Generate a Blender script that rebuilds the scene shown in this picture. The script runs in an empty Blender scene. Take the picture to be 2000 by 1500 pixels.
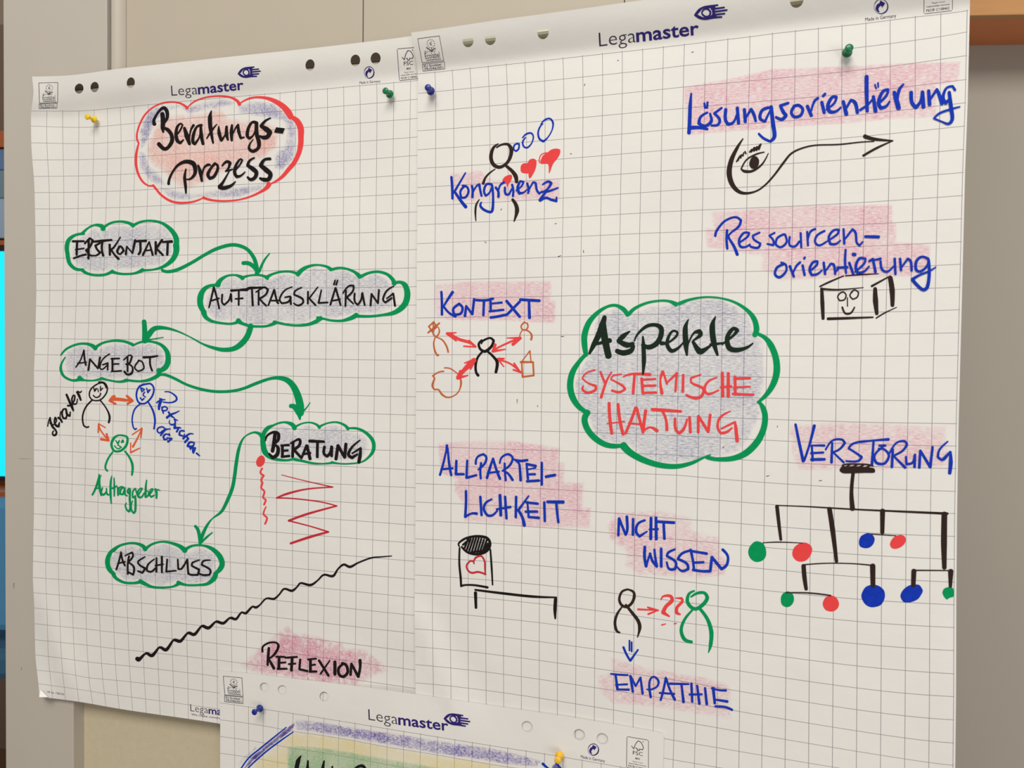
import bpy, math, random
import numpy as np
from mathutils import Matrix, Vector
from mathutils.geometry import delaunay_2d_cdt

SC = bpy.context.scene
COL = SC.collection
# ------------------------------------------------------------------ camera
ZH = 1.90                                   # height of the right sheet's top grid line
CAM = np.array([0.42993, -0.92877, ZH - 0.39479])
RT = np.array([0.9535, 0.3013, 0.0095])
DN = np.array([0.0148, -0.0153, -0.9998])
FW = np.array([-0.3010, 0.9534, -0.0191])
FP = 1460.0                                 # focal length for a 2000 px wide frame
cd = bpy.data.cameras.new('camera')
cd.sensor_width = 36.0
cd.lens = FP / 2000 * 36
cd.clip_start = 0.02
cam = bpy.data.objects.new('camera', cd)
cam.matrix_world = Matrix(((RT[0], -DN[0], -FW[0], CAM[0]), (RT[1], -DN[1], -FW[1], CAM[1]),
                           (RT[2], -DN[2], -FW[2], CAM[2]), (0, 0, 0, 1)))
cd.dof.use_dof = True
cd.dof.focus_distance = 1.03
cd.dof.aperture_fstop = 8.0
COL.objects.link(cam)
SC.camera = cam
# ------------------------------------------------------------------ light
SC.view_settings.view_transform = 'Standard'
SC.view_settings.look = 'None'
SC.view_settings.exposure = 0.12
SC.view_settings.gamma = 1.0
SC.view_settings.use_curve_mapping = False
w = bpy.data.worlds.new('room_light')
SC.world = w
w.use_nodes = True
w.node_tree.nodes['Background'].inputs[0].default_value = (0.93, 0.90, 0.86, 1)
w.node_tree.nodes['Background'].inputs[1].default_value = 0.33


def area(name, loc, target, sx, sy, power, color):
    ld = bpy.data.lights.new(name, 'AREA')
    ld.shape = 'RECTANGLE'
    ld.size, ld.size_y = sx, sy
    ld.energy = power
    ld.color = color
    o = bpy.data.objects.new(name, ld)
    o.location = loc
    o.rotation_euler = (Vector(target) - Vector(loc)).to_track_quat('-Z', 'Y').to_euler()
    COL.objects.link(o)
    return o


area('ceiling_lamp', (0.5, -3.3, 4.4), (0.3, 0, 1.4), 2.6, 1.5, 132, (1.0, 0.962, 0.905))
area('low_fill', (2.2, -2.8, 0.7), (0.1, 0, 1.3), 1.6, 1.2, 20, (0.92, 0.97, 1.0))  # cool low fill, added to even out the brightness; not a known window


# ------------------------------------------------------------------ pixels and rays
def rays(px):
    px = np.asarray(px, float).reshape(-1, 2)
    return FW + ((px[:, :1] - 1000) / FP) * RT + ((px[:, 1:] - 750) / FP) * DN


def hit_y(px, y):                            # rays through pixels meet the plane Y = y
    d = rays(px)
    t = (y - CAM[1]) / d[:, 1]
    return CAM + d * t[:, None]


def at_depth(x, y, z):
    return CAM + rays([(x, y)])[0] * z


# ------------------------------------------------------------------ materials
def mat(name):
    m = bpy.data.materials.new(name)
    m.use_nodes = True
    nt = m.node_tree
    return m, nt, nt.nodes['Principled BSDF']


def srgb(c):
    return tuple((v / 255 / 12.92 if v / 255 < 0.04045 else ((v / 255 + 0.055) / 1.055) ** 2.4) for v in c) + (1,)


def plain(name, c, rough=0.6, var=0.06, scale=30, metal=0.0, bump=0.0, bscale=200, spec=0.4):
    m, nt, b = mat(name)
    b.inputs['Roughness'].default_value = rough
    b.inputs['Metallic'].default_value = metal
    b.inputs['Specular IOR Level'].default_value = spec
    tc = nt.nodes.new('ShaderNodeTexCoord')
    n = nt.nodes.new('ShaderNodeTexNoise')
    n.inputs['Scale'].default_value = scale
    n.inputs['Detail'].default_value = 4
    r = nt.nodes.new('ShaderNodeMix'); r.data_type = 'RGBA'
    c = srgb(c)
    r.inputs['A'].default_value = tuple(v * (1 - var) for v in c[:3]) + (1,)
    r.inputs['B'].default_value = tuple(min(1, v * (1 + var)) for v in c[:3]) + (1,)
    nt.links.new(tc.outputs['Object'], n.inputs['Vector'])
    nt.links.new(n.outputs['Fac'], r.inputs['Factor'])
    nt.links.new(r.outputs['Result'], b.inputs['Base Color'])
    if bump:
        n2 = nt.nodes.new('ShaderNodeTexNoise'); n2.inputs['Scale'].default_value = bscale; n2.inputs['Detail'].default_value = 5
        bp = nt.nodes.new('ShaderNodeBump'); bp.inputs['Strength'].default_value = bump; bp.inputs['Distance'].default_value = 0.001
        nt.links.new(tc.outputs['Object'], n2.inputs['Vector'])
        nt.links.new(n2.outputs['Fac'], bp.inputs['Height'])
        nt.links.new(bp.outputs['Normal'], b.inputs['Normal'])
    return m


def ink(name, c, see=0.0, tint=None, var=0.12):
    """marker ink: a film that lets a share of the printed grid show through"""
    m, nt, b = mat(name)
    b.inputs['Roughness'].default_value = 0.75
    b.inputs['Specular IOR Level'].default_value = 0.12
    tc = nt.nodes.new('ShaderNodeTexCoord')
    n = nt.nodes.new('ShaderNodeTexNoise'); n.inputs['Scale'].default_value = 160; n.inputs['Detail'].default_value = 3
    r = nt.nodes.new('ShaderNodeMix'); r.data_type = 'RGBA'
    c = srgb(c)
    r.inputs['A'].default_value = tuple(v * (1 - var) for v in c[:3]) + (1,)
    r.inputs['B'].default_value = tuple(min(1, v * (1 + 1.6 * var) + 0.002) for v in c[:3]) + (1,)
    nt.links.new(tc.outputs['Object'], n.inputs['Vector'])
    nt.links.new(n.outputs['Fac'], r.inputs['Factor'])
    nt.links.new(r.outputs['Result'], b.inputs['Base Color'])
    if see:
        t = nt.nodes.new('ShaderNodeBsdfTransparent'); t.inputs[0].default_value = tint or c
        mx = nt.nodes.new('ShaderNodeMixShader'); mx.inputs[0].default_value = see
        nt.links.new(b.outputs[0], mx.inputs[1]); nt.links.new(t.outputs[0], mx.inputs[2])
        nt.links.new(mx.outputs[0], nt.nodes['Material Output'].inputs[0])
    return m


def crayon(name, c, lo, hi, sx, sz, thr=0.5, rot=0.0, soft=0.16):
    """wax crayon rubbed over the paper grain: a streaky, broken layer that thins out at its edge"""
    m, nt, b = mat(name)
    b.inputs['Base Color'].default_value = srgb(c)
    b.inputs['Roughness'].default_value = 0.8
    b.inputs['Specular IOR Level'].default_value = 0.1
    tc = nt.nodes.new('ShaderNodeTexCoord')
    mp = nt.nodes.new('ShaderNodeMapping')
    mp.inputs['Rotation'].default_value = (0, rot, 0)
    mp2 = nt.nodes.new('ShaderNodeMapping')
    mp2.inputs['Scale'].default_value = (sx, 1, sz)
    n = nt.nodes.new('ShaderNodeTexNoise'); n.inputs['Scale'].default_value = 1; n.inputs['Detail'].default_value = 3; n.inputs['Roughness'].default_value = 0.65
    n2 = nt.nodes.new('ShaderNodeTexNoise'); n2.inputs['Scale'].default_value = 22; n2.inputs['Detail'].default_value = 2
    rr = nt.nodes.new('ShaderNodeMapRange')
    rr.inputs['From Min'].default_value = thr - soft; rr.inputs['From Max'].default_value = thr + soft
    rr.inputs['To Min'].default_value = lo; rr.inputs['To Max'].default_value = hi
    r2 = nt.nodes.new('ShaderNodeMapRange')
    r2.inputs['From Min'].default_value = 0.3; r2.inputs['From Max'].default_value = 0.7
    r2.inputs['To Min'].default_value = 0.55; r2.inputs['To Max'].default_value = 1.3
    at = nt.nodes.new('ShaderNodeAttribute'); at.attribute_name = 'cover'
    mu = nt.nodes.new('ShaderNodeMath'); mu.operation = 'MULTIPLY'
    mu2 = nt.nodes.new('ShaderNodeMath'); mu2.operation = 'MULTIPLY'; mu2.use_clamp = True
    t = nt.nodes.new('ShaderNodeBsdfTransparent')
    mx = nt.nodes.new('ShaderNodeMixShader')
    L = nt.links.new
    L(tc.outputs['Object'], mp.inputs['Vector']); L(mp.outputs[0], mp2.inputs['Vector']); L(mp2.outputs[0], n.inputs['Vector'])
    L(tc.outputs['Object'], n2.inputs['Vector'])
    L(n.outputs['Fac'], rr.inputs['Value']); L(n2.outputs['Fac'], r2.inputs['Value'])
    L(rr.outputs[0], mu.inputs[0]); L(at.outputs['Fac'], mu.inputs[1])
    L(mu.outputs[0], mu2.inputs[0]); L(r2.outputs[0], mu2.inputs[1])
    L(mu2.outputs[0], mx.inputs[0]); L(t.outputs[0], mx.inputs[1]); L(b.outputs[0], mx.inputs[2])
    L(mx.outputs[0], nt.nodes['Material Output'].inputs[0])
    return m


def paper_mat():
    m, nt, b = mat('squared_paper')
    N, L = nt.nodes.new, nt.links.new
    b.inputs['Roughness'].default_value = 0.62
    b.inputs['Specular IOR Level'].default_value = 0.25
    uv = N('ShaderNodeUVMap'); uv.uv_map = 'grid'
    sp = N('ShaderNodeSeparateXYZ'); L(uv.outputs[0], sp.inputs[0])

    def M(op, a, bb=None, cl=False):
        x = N('ShaderNodeMath'); x.operation = op; x.use_clamp = cl
        for k, v in enumerate((a, bb)):
            if v is None: continue
            if isinstance(v, (int, float)): x.inputs[k].default_value = v
            else: L(v, x.inputs[k])
        return x.outputs[0]

    def line(c):                             # 1 on a printed line, 0 off it
        d = M('ABSOLUTE', M('SUBTRACT', M('FRACT', M('ADD', c, 0.5)), 0.5))
        return M('MULTIPLY', M('SUBTRACT', 0.0165, d), 130.0, True)
    U, V = sp.outputs['X'], sp.outputs['Y']
    ina = M('GREATER_THAN', V, -0.05)
    inb = M('LESS_THAN', V, 36.1)
    lv = M('MULTIPLY', M('MULTIPLY', line(U), M('GREATER_THAN', U, 0.4)), ina)
    lh = M('MULTIPLY', M('MULTIPLY', line(V), inb), ina)
    ln = M('MULTIPLY', M('MAXIMUM', lv, lh), M('LESS_THAN', U, 26.03))
    tc = N('ShaderNodeTexCoord')
    n = N('ShaderNodeTexNoise'); n.inputs['Scale'].default_value = 9; n.inputs['Detail'].default_value = 5
    L(tc.outputs['Object'], n.inputs['Vector'])
    c0 = N('ShaderNodeMix'); c0.data_type = 'RGBA'
    c0.inputs['A'].default_value = srgb((231, 226, 222)); c0.inputs['B'].default_value = srgb((235, 234, 226))
    L(n.outputs['Fac'], c0.inputs['Factor'])
    c1 = N('ShaderNodeMix'); c1.data_type = 'RGBA'
    c1.inputs['B'].default_value = srgb((92, 84, 98))
    L(M('MULTIPLY', ln, 0.78), c1.inputs['Factor']); L(c0.outputs['Result'], c1.inputs['A'])
    L(c1.outputs['Result'], b.inputs['Base Color'])
    n2 = N('ShaderNodeTexNoise'); n2.inputs['Scale'].default_value = 14; n2.inputs['Detail'].default_value = 6
    L(tc.outputs['Object'], n2.inputs['Vector'])
    bp = N('ShaderNodeBump'); bp.inputs['Strength'].default_value = 0.16; bp.inputs['Distance'].default_value = 0.01
    L(n2.outputs['Fac'], bp.inputs['Height']); L(bp.outputs['Normal'], b.inputs['Normal'])
    return m


PAPER = paper_mat()
INK = {
    'black': ink('black_marker_ink', (26, 20, 20)),
    'brown': ink('brownish_black_marker_ink', (48, 34, 30)),
    'dark': ink('blackish_green_marker_ink', (24, 40, 28)),
    'blue': ink('blue_marker_ink', (16, 54, 176), 0.08, srgb((60, 90, 190)), 0.3),
    'green': ink('green_marker_ink', (0, 158, 92), 0.18, srgb((70, 180, 120)), 0.12),
    'red': ink('red_marker_ink', (255, 80, 80), 0.22, srgb((255, 120, 120)), 0.06),
    'dimred': ink('dull_red_marker_ink', (214, 60, 72), 0.40, srgb((240, 120, 130)), 0.06),
    'orange': ink('orange_marker_ink', (244, 112, 70), 0.32, srgb((250, 160, 120)), 0.12),
    'ochre': ink('burnt_orange_marker_ink', (214, 116, 68), 0.32, srgb((230, 160, 120)), 0.12),
    'print': ink('dark_blue_print', (48, 36, 112)),
    'grey': ink('grey_print', (70, 66, 72)),
    'thin': ink('thin_dark_print', (48, 42, 62)),
}
WAX = {
    'pink': crayon('pink_crayon', (240, 96, 160), 0.02, 0.36, 170, 850, 0.53),
    'palepink': crayon('pale_pink_crayon', (240, 100, 156), 0.00, 0.34, 170, 850, 0.53),
    'rose': crayon('rose_crayon', (226, 76, 146), 0.04, 0.52, 300, 800, 0.51, 0.6),
    'blue': crayon('blue_grey_crayon', (92, 112, 180), 0.01, 0.38, 170, 760, 0.55),
    'violet': crayon('violet_crayon', (90, 88, 180), 0.02, 0.62, 420, 620, 0.52, 0.5),
    'purple': crayon('purple_crayon', (92, 66, 185), 0.04, 0.80, 300, 620, 0.52, -0.3),
    'deep': crayon('deep_purple_crayon', (74, 44, 160), 0.65, 1.0, 500, 900, 0.5, 0.7),
    'orange': crayon('salmon_crayon', (248, 128, 104), 0.04, 0.40, 260, 800, 0.52, 0.6),
    'yellow': crayon('yellow_crayon', (246, 228, 140), 0.20, 0.42, 300, 900, 0.5),
    'green': crayon('green_crayon', (96, 196, 166), 0.14, 0.50, 260, 700, 0.52),
}


# ------------------------------------------------------------------ objects
def tag(o, label=None, cat=None, group=None, kind=None):
    if label: o['label'] = label
    if cat: o['category'] = cat
    if group: o['group'] = group
    if kind: o['kind'] = kind
    return o


def empty(name, loc):
    o = bpy.data.objects.new(name, None)
    o.location = loc
    o.empty_display_size = 0.02
    COL.objects.link(o)
    return o


def wpos(o):
    p = Vector((0, 0, 0))
    while o is not None:
        p = p + Vector(o.location)
        o = o.parent
    return p


def mesh(name, V, F, m, parent=None, origin=None, smooth=False, label=None, kind=None):
    """V in world coordinates; the object's origin is put at origin (or the first vertex's spot)"""
    V = np.asarray(V, float)
    if origin is None:
        origin = V.mean(axis=0)
    me = bpy.data.meshes.new(name)
    me.from_pydata([tuple(v) for v in (V - np.asarray(origin))], [], F)
    if smooth:
        me.polygons.foreach_set('use_smooth', [True] * len(me.polygons))
    me.materials.append(m)
    me.update()
    o = bpy.data.objects.new(name, me)
    COL.objects.link(o)
    if parent is not None:
        o.parent = parent
        o.location = Vector(origin) - wpos(parent)
    else:
        o.location = origin
    if label: o['label'] = label
    if kind: o['kind'] = kind
    return o


def boxvf(x0, x1, y0, y1, z0, z1):
    V = [(x, y, z) for x in (x0, x1) for y in (y0, y1) for z in (z0, z1)]
    F = [(0, 1, 3, 2), (4, 6, 7, 5), (0, 4, 5, 1), (2, 3, 7, 6), (0, 2, 6, 4), (1, 5, 7, 3)]
    return V, F


def bevel(o, wd=0.002, seg=2):
    b = o.modifiers.new('bevel', 'BEVEL'); b.width = wd; b.segments = seg; b.limit_method = 'ANGLE'
    return o


def box(name, x0, x1, y0, y1, z0, z1, m, parent=None, bev=0.002, label=None, kind=None):
    V, F = boxvf(x0, x1, y0, y1, z0, z1)
    o = mesh(name, V, F, m, parent, label=label, kind=kind)
    if bev: bevel(o, bev)
    return o


# ------------------------------------------------------------------ sheets of paper
class TPS:
    """thin plate spline from 2-D to 2-D, lightly smoothed"""
    def __init__(s, A, B, lam=1e-4):
        s.A = np.asarray(A, float); B = np.asarray(B, float)
        s.sc = np.abs(s.A).max(); P = s.A / s.sc
        n = len(P)
        K = s.k(P, P) + lam * np.eye(n)
        Q = np.c_[np.ones(n), P]
        M = np.block([[K, Q], [Q.T, np.zeros((3, 3))]])
        s.w = np.linalg.solve(M, np.r_[B, np.zeros((3, 2))])
        s.P = P

    @staticmethod
    def k(a, b):
        r2 = ((a[:, None, :] - b[None, :, :]) ** 2).sum(-1)
        return 0.5 * r2 * np.log(r2 + 1e-12)

    def __call__(s, p):
        p = np.asarray(p, float).reshape(-1, 2) / s.sc
        return s.k(p, s.P) @ s.w[:-3] + np.c_[np.ones(len(p)), p] @ s.w[-3:]


def waves(seed, n, lo, hi, amp):
    r = np.random.RandomState(seed)
    W = [(r.uniform(lo, hi), r.uniform(0, math.pi), r.uniform(0, 6.28)) for _ in range(n)]

    def f(X, Z):
        t = 0
        for lam, a, ph in W:
            t = t + amp * (lam / hi) * np.sin(2 * math.pi / lam * (X * math.cos(a) + Z * math.sin(a)) + ph)
        return t
    return f


def gauss(X, Z, px, sx, sz, rot=0.0):
    c = hit_y([px], 0)[0]
    dx, dz = X - c[0], Z - c[2]
    u = dx * math.cos(rot) + dz * math.sin(rot); v = -dx * math.sin(rot) + dz * math.cos(rot)
    return np.exp(-(u / sx) ** 2 - (v / sz) ** 2)


def ridge(X, Z, a, b, wd):                    # a soft fold running from pixel a to pixel b
    A, B = hit_y([a, b], 0)[:, [0, 2]]
    d = B - A; Ln = np.hypot(*d); d = d / Ln
    s = ((X - A[0]) * d[0] + (Z - A[1]) * d[1]) / Ln
    t = (X - A[0]) * -d[1] + (Z - A[1]) * d[0]
    return np.exp(-(t / wd) ** 2) * np.exp(-((s - 0.5) / 0.55) ** 4)


def softplus(x, k):
    return np.log1p(np.exp(np.clip(x / k, -40, 40))) * k


wL = waves(3, 7, 0.10, 0.34, 0.0007)
wR = waves(11, 7, 0.12, 0.40, 0.0006)
wC = waves(5, 6, 0.12, 0.34, 0.0005)


def standL(X, Z):                             # how far each sheet stands off the board, metres
    t = 0.0060 + wL(X, Z)
    z = Z - (ZH + 0.001)
    t = t + 0.50 * softplus(z, 0.004) - 0.40 * softplus(z - 0.024, 0.008)             # header band leans out
    t = t + 0.0045 * gauss(X, Z, (60, 250), 0.05, 0.10) - 0.003 * gauss(X, Z, (120, 190), 0.03, 0.09)
    t = t + 0.004 * ridge(X, Z, (85, 1150), (160, 1370), 0.022)
    t = t + 0.008 * gauss(X, Z, (70, 1370), 0.05, 0.05)
    t = t + 0.003 * gauss(X, Z, (62, 800), 0.025, 0.30) - 0.002 * ridge(X, Z, (130, 800), (175, 1000), 0.02)
    return t


def standR(X, Z):
    t = 0.0115 + wR(X, Z)
    z = Z - (ZH + 0.001)
    t = t + 0.66 * softplus(z, 0.003) - 0.42 * softplus(z - 0.026, 0.008)
    t = t + 0.0028 * ridge(X, Z, (820, 1190), (900, 1390), 0.012) - 0.0022 * ridge(X, Z, (850, 1170), (960, 1370), 0.018)
    t = t + 0.0016 * ridge(X, Z, (800, 1180), (840, 1210), 0.010) + 0.0012 * ridge(X, Z, (1520, 1260), (1600, 1300), 0.012)
    t = t + 0.0008 * ridge(X, Z, (1655, 103), (1618, 140), 0.003) + 0.0006 * ridge(X, Z, (1655, 103), (1688, 124), 0.003)
    t = t + 0.003 * gauss(X, Z, (1862, 1400), 0.03, 0.12)
    return t


xC0, xC1 = hit_y([(640, 1420), (790, 1440)], 0)[:, 0]


def standC(X, Z):
    # it lies on the other two: on the left sheet first, then up over the edge of the right one
    k = np.clip((X - xC0) / (xC1 - xC0), 0, 1)
    k = k * k * (3 - 2 * k)
    t = standL(X, Z) * (1 - k) + standR(X, Z) * k + 0.0021 + 0.0006 * (1 + np.sin(X * 21 + Z * 9))
    return t


def lift(sh, px, h=0.0):
    """point on a sheet (raised by h above it) that the ray through pixel px meets"""
    d = rays(px)
    y = np.full(len(d), -0.01)
    h = np.asarray(h, float)
    for _ in range(9):
        t = (y - CAM[1]) / d[:, 1]
        P = CAM + d * t[:, None]
        y = -(sh.stand(P[:, 0], P[:, 2]) + h)
    t = (y - CAM[1]) / d[:, 1]
    return CAM + d * t[:, None]


class Sheet:
    def __init__(s, ctl, stand, jend, label, holes, dshape, origin_px):
        ctl = np.asarray(ctl, float)
        s.fwd = TPS(ctl[:, :2], ctl[:, 2:], 2e-5)
        s.inv = TPS(ctl[:, 2:], ctl[:, :2], 2e-5)
        s.stand = stand
        s.o = hit_y([origin_px], 0)[0]
        s.root = empty('flipchart_sheet', s.o)
        tag(s.root, label, 'flipchart paper', 'flipchart sheets pinned to the board')
        s.n = 0
        i1, j0 = 26.1, -2.25
        gi = list(np.arange(0, 26.01, 0.5)) + [i1]
        gj = list(np.arange(-2.0, 0.5, 0.125)) + list(np.arange(0.5, jend, 0.5)) + [j0, jend]
        pts = [(a, b) for a in gi for b in gj]
        edges = []
        cir = []
        for (hx, hy) in holes:
            c = s.inv([(hx, hy)])[0]
            r = 0.295
            ring = [(c[0] + r * math.cos(t), c[1] + r * 1.04 * math.sin(t)) for t in np.linspace(0, 2 * math.pi, 28, endpoint=False)]
            if dshape:                        # flat-topped punch hole
                ring = [p for p in ring if p[1] > c[1] - 0.62 * r]
            cir.append((c, r, ring))
        pts = [p for p in pts if not any(math.hypot(p[0] - c[0], p[1] - c[1]) < r + 0.12 for c, r, _ in cir)]
        for c, r, ring in cir:
            k = len(pts); pts += ring
            edges += [(k + a, k + (a + 1) % len(ring)) for a in range(len(ring))]
        out = delaunay_2d_cdt([Vector(p) for p in pts], edges, [], 0, 1e-6)
        V2 = np.array([tuple(v) for v in out[0]])
        F = []
        for f in out[2]:
            q = V2[list(f)].mean(axis=0)
            if any(math.hypot(q[0] - c[0], (q[1] - c[1]) / 1.04) < r * 0.99 and (not dshape or q[1] > c[1] - 0.62 * r) for c, r, _ in cir):
                continue
            F.append(tuple(f))
        P = lift(s, s.fwd(V2))
        # face towards the camera
        a, b, c = (P[i] for i in F[0])
        if np.dot(np.cross(b - a, c - a), CAM - a) < 0:
            F = [f[::-1] for f in F]
        o = mesh('paper', P, F, PAPER, s.root, origin=s.o, smooth=True)
        ul = o.data.uv_layers.new(name='grid')
        idx = np.zeros(len(o.data.loops), int); o.data.loops.foreach_get('vertex_index', idx)
        ul.data.foreach_set('uv', V2[idx].ravel())
        md = o.modifiers.new('thickness', 'SOLIDIFY'); md.thickness = 0.00022; md.offset = -1
        es = o.modifiers.new('crisp_edges', 'EDGE_SPLIT'); es.split_angle = math.radians(40)
        s.paper = o


def tp(a): return [tuple(map(float, r)) for r in a]


def controls():
    I = np.interp
    R, L, C = [], [], []
    xs = [816.2, 849.25, 883.25, 918, 953.5, 988.75, 1025, 1062.5, 1099.5, 1137.7, 1176.5, 1215, 1255, 1295.5, 1336.5, 1378.5, 1421.5, 1464.5,
          1508.75, 1553.2, 1598.2, 1644.5, 1691, 1738.5, 1787.5, 1837.5, 1889]
    yl = I(xs, [816.2, 849.3, 988.7, 1025, 1099.5, 1176.5, 1255, 1336.5, 1421.5, 1464.5, 1508.75, 1598, 1691, 1787.5, 1837.5, 1889],
           [144.3, 141.3, 126.2, 122.5, 114.3, 105.5, 97, 87.5, 77, 72, 66, 56, 45.7, 33.3, 28, 21])
    R += [(i, 0, xs[i], yl[i]) for i in range(27)]
    ye = [21, 62.5, 108.75, 155.5, 200.75, 246.25, 291.75, 337, 382, 427, 472, 516, 561, 605, 650, 694, 738, 782, 827.5, 871, 915, 959.5, 1003,
          1047.5, 1092.5, 1137, 1181, 1225.5, 1270.5, 1316, 1360.5, 1406, 1451, 1494.5]
    R += [(26, j, I(ye[j], [21, 200, 337, 500, 827, 1000, 1180, 1360, 1500], [1889, 1885, 1880, 1876, 1867.5, 1864.5, 1863, 1862.5, 1861]), ye[j]) for j in range(1, 34)]
    yL = [144.3, 182.5, 219.5, 255.5, 292.5, 328.8, 366.3, 402.4, 439, 476, 511.6, 548, 585, 621, 657.4, 693, 729, 765, 801, 837, 872, 908, 944.4,
          980.6, 1017, 1052.4, 1088, 1123, 1158, 1194, 1228, 1263, 1298, 1333.6]
    R += [(0, j, I(yL[j], [144, 375, 750, 1075, 1195, 1263, 1350], [816.2, 815, 812.5, 811, 809.6, 810.5, 811.8]), yL[j]) for j in range(1, 34)]
    yM = [87.5, 128.3, 170, 212, 250.8, 291, 331.5, 370.5, 412, 453, 493, 533, 573, 613, 655, 693, 734, 774, 812.4, 851, 889, 928, 970, 1013, 1053,
          1093.5, 1133.5, 1174, 1214, 1252, 1290, 1328, 1367, 1407]
    R += [(14, j, I(yM[j], [87, 120, 570, 655, 889, 1013, 1130, 1400], [1336.5, 1335.5, 1327.5, 1326, 1322, 1320, 1318.5, 1316.6]), yM[j]) for j in range(1, 34)]
    R += [(0, -2.25, 803, 63.5), (0, -1, 810.5, 106), (5, -2.25, 984, 37.3), (12, -2.25, 1252, 0.6), (20, -2.25, 1598, -50), (26, -2.25, 1891, -90),
          (26, 36.9, 1860, 1625), (0, 36.9, 812, 1472), (14, 36.9, 1314, 1555)]
    # left sheet
    x0 = [61, 92, 122.5, 154, 184, 209.5, 235, 262, 289.5, 317, 344.5, 372.5, 400.6, 429, 458, 487.4, 517, 547, 577.5, 608.3, 639.2, 671, 702.5, 735.8, 768.8, 801.8]
    y0 = I(x0, [61, 154, 184, 209.5, 235, 262, 400, 517, 547, 577.5, 639, 671, 735.8, 801.8], [217, 217, 215, 212.5, 210, 207.4, 194, 184, 182, 178.8, 173.6, 170.3, 164.5, 158.8])
    L += [(i, 0, x0[i], y0[i]) for i in range(26)]
    yl = {0: 217, 1: 246, 2: 279, 3: 312.5, 4: 344.5, 5: 376, 6: 408, 7: 440.5, 8: 472.5, 9: 504.5, 10: 535.5, 11: 567.5, 12: 597.5, 13: 630, 14: 661, 15: 692.5,
          16: 723.8, 17: 754.5, 18: 785.8, 19: 817, 20: 847.5, 21: 878.8, 22: 910, 23: 941, 24: 972.5, 25: 1003.5, 26: 1034, 27: 1065.5, 28: 1096.2, 29: 1128,
          30: 1157.5, 31: 1187.5, 32: 1218, 33: 1249.5, 34: 1279, 35: 1308.8, 36: 1335.5}
    ex = lambda y: I(y, [217, 246, 279, 312, 344, 376, 472, 567, 660, 724, 850, 1003, 1034, 1065, 1128, 1157, 1187, 1218, 1279, 1309, 1335],
                     [61, 60.5, 61, 63, 66, 67.5, 69.5, 71, 69, 66.5, 66.5, 66.3, 65.5, 65, 64.3, 65.5, 67, 67.5, 69, 72, 75])
    L += [(0, j, ex(yl[j]), yl[j]) for j in range(1, 37)]
    yi = [397.5, 430.5, 463.8, 497, 530.5, 563.8, 597, 630.5, 664, 697, 730, 763.5, 797, 830, 863.5, 897, 930, 963, 996, 1028.5, 1060, 1093, 1125, 1157, 1189,
          1222, 1253, 1286, 1317, 1349.5]
    L += [(12, 6 + k, I(y, [210, 375, 750, 1000, 1325], [400, 397.5, 390, 388, 395.8]), y) for k, y in enumerate(yi)]
    yr = [158.8, 195, 232.5, 268.8, 304.5, 341.3, 378, 414.6, 451, 488, 523.3, 560.2, 596, 631.7, 667.9, 703.5, 739.7, 774.7, 810.2, 845.6, 880.5, 917.4, 951.5,
          988.2, 1024.3, 1059.3, 1094.5, 1129.6, 1165, 1199.8, 1234.6, 1270.5, 1305.3, 1341]
    L += [(25, k, I(y, [159, 375, 750, 1050, 1325], [801.8, 799, 795, 791, 787]), y) for k, y in enumerate(yr) if k]
    i4 = {1: 248, 2: 280.5, 3: 311, 4: 343, 6: 406.5, 7: 439.3, 8: 471.5, 9: 503.5, 10: 535, 11: 567, 12: 597.5, 13: 630.5, 14: 662.3, 15: 694, 16: 725.5, 17: 757,
          18: 788.5, 20: 852, 22: 915.5, 25: 1011, 26: 1043, 28: 1105, 30: 1167, 33: 1260, 35: 1324, 36: 1350}
    L += [(4, j, I(y, [215, 250, 375, 750, 1073, 1290, 1321, 1372], [184, 184, 181, 169.5, 163.8, 171, 173.6, 180]), y) for j, y in i4.items()]
    L += [(0, -2.25, 62.5, 149.5), (0, -1.2, 65.5, 180), (2.2, -2.25, 130, 147.5), (5.6, -2.25, 225, 135), (11, -2.25, 373, 119), (15.8, -2.25, 513, 104),
          (22, -2.25, 700, 83.5), (25, -2.25, 799, 71), (0, 36.9, 77, 1361), (3, 36.9, 154, 1370.5), (4, 36.9, 181, 1375), (7.3, 36.9, 267, 1389.5),
          (12, 36.9, 396, 1408), (25, 36.9, 786, 1480), (26.1, -2.25, 836, 66), (26.1, 36.9, 820, 1486), (19, 36.9, 600, 1443)]
    # lower sheet
    cx = [429, 457.4, 485.4, 514.4, 544, 572.4, 602.6, 633, 662.4, 693.6, 724.4, 756.6, 788.6, 821.4, 854.6, 888.6, 922.6, 957, 991.6, 1027.6, 1063.6, 1100,
          1137, 1174, 1212, 1251, 1291]
    cy = I(cx, [429, 485, 602.6, 693.6, 757, 821.4, 888.6, 957, 1027.6, 1063.6, 1137, 1212, 1291], [1372.4, 1380.6, 1398.3, 1413, 1423.6, 1434, 1445, 1456, 1467, 1472.5, 1485, 1498, 1512])
    C += [(i, 0, cx[i], cy[i]) for i in range(27)]
    C += [(0, -2.25, 425.5, 1310), (11, -2.25, 760, 1349), (18.2, -2.25, 1000, 1384), (26, -2.25, 1293, 1431.5), (5, -2.25, 578, 1326), (0, -1.2, 429, 1338),
          (0, 1, 430, 1406), (0, 2, 430, 1438.4), (0, 3, 430, 1471), (5, 1, 571.5, 1428.4), (5, 2, 571, 1461), (11, 1, 756, 1459), (11, 2, 755.5, 1493.2),
          (17, 1, 956, 1492.4), (0, 12, 428, 1765), (11, 12, 752, 1835), (26, 12, 1284, 1990)]
    return R, L, C


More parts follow.
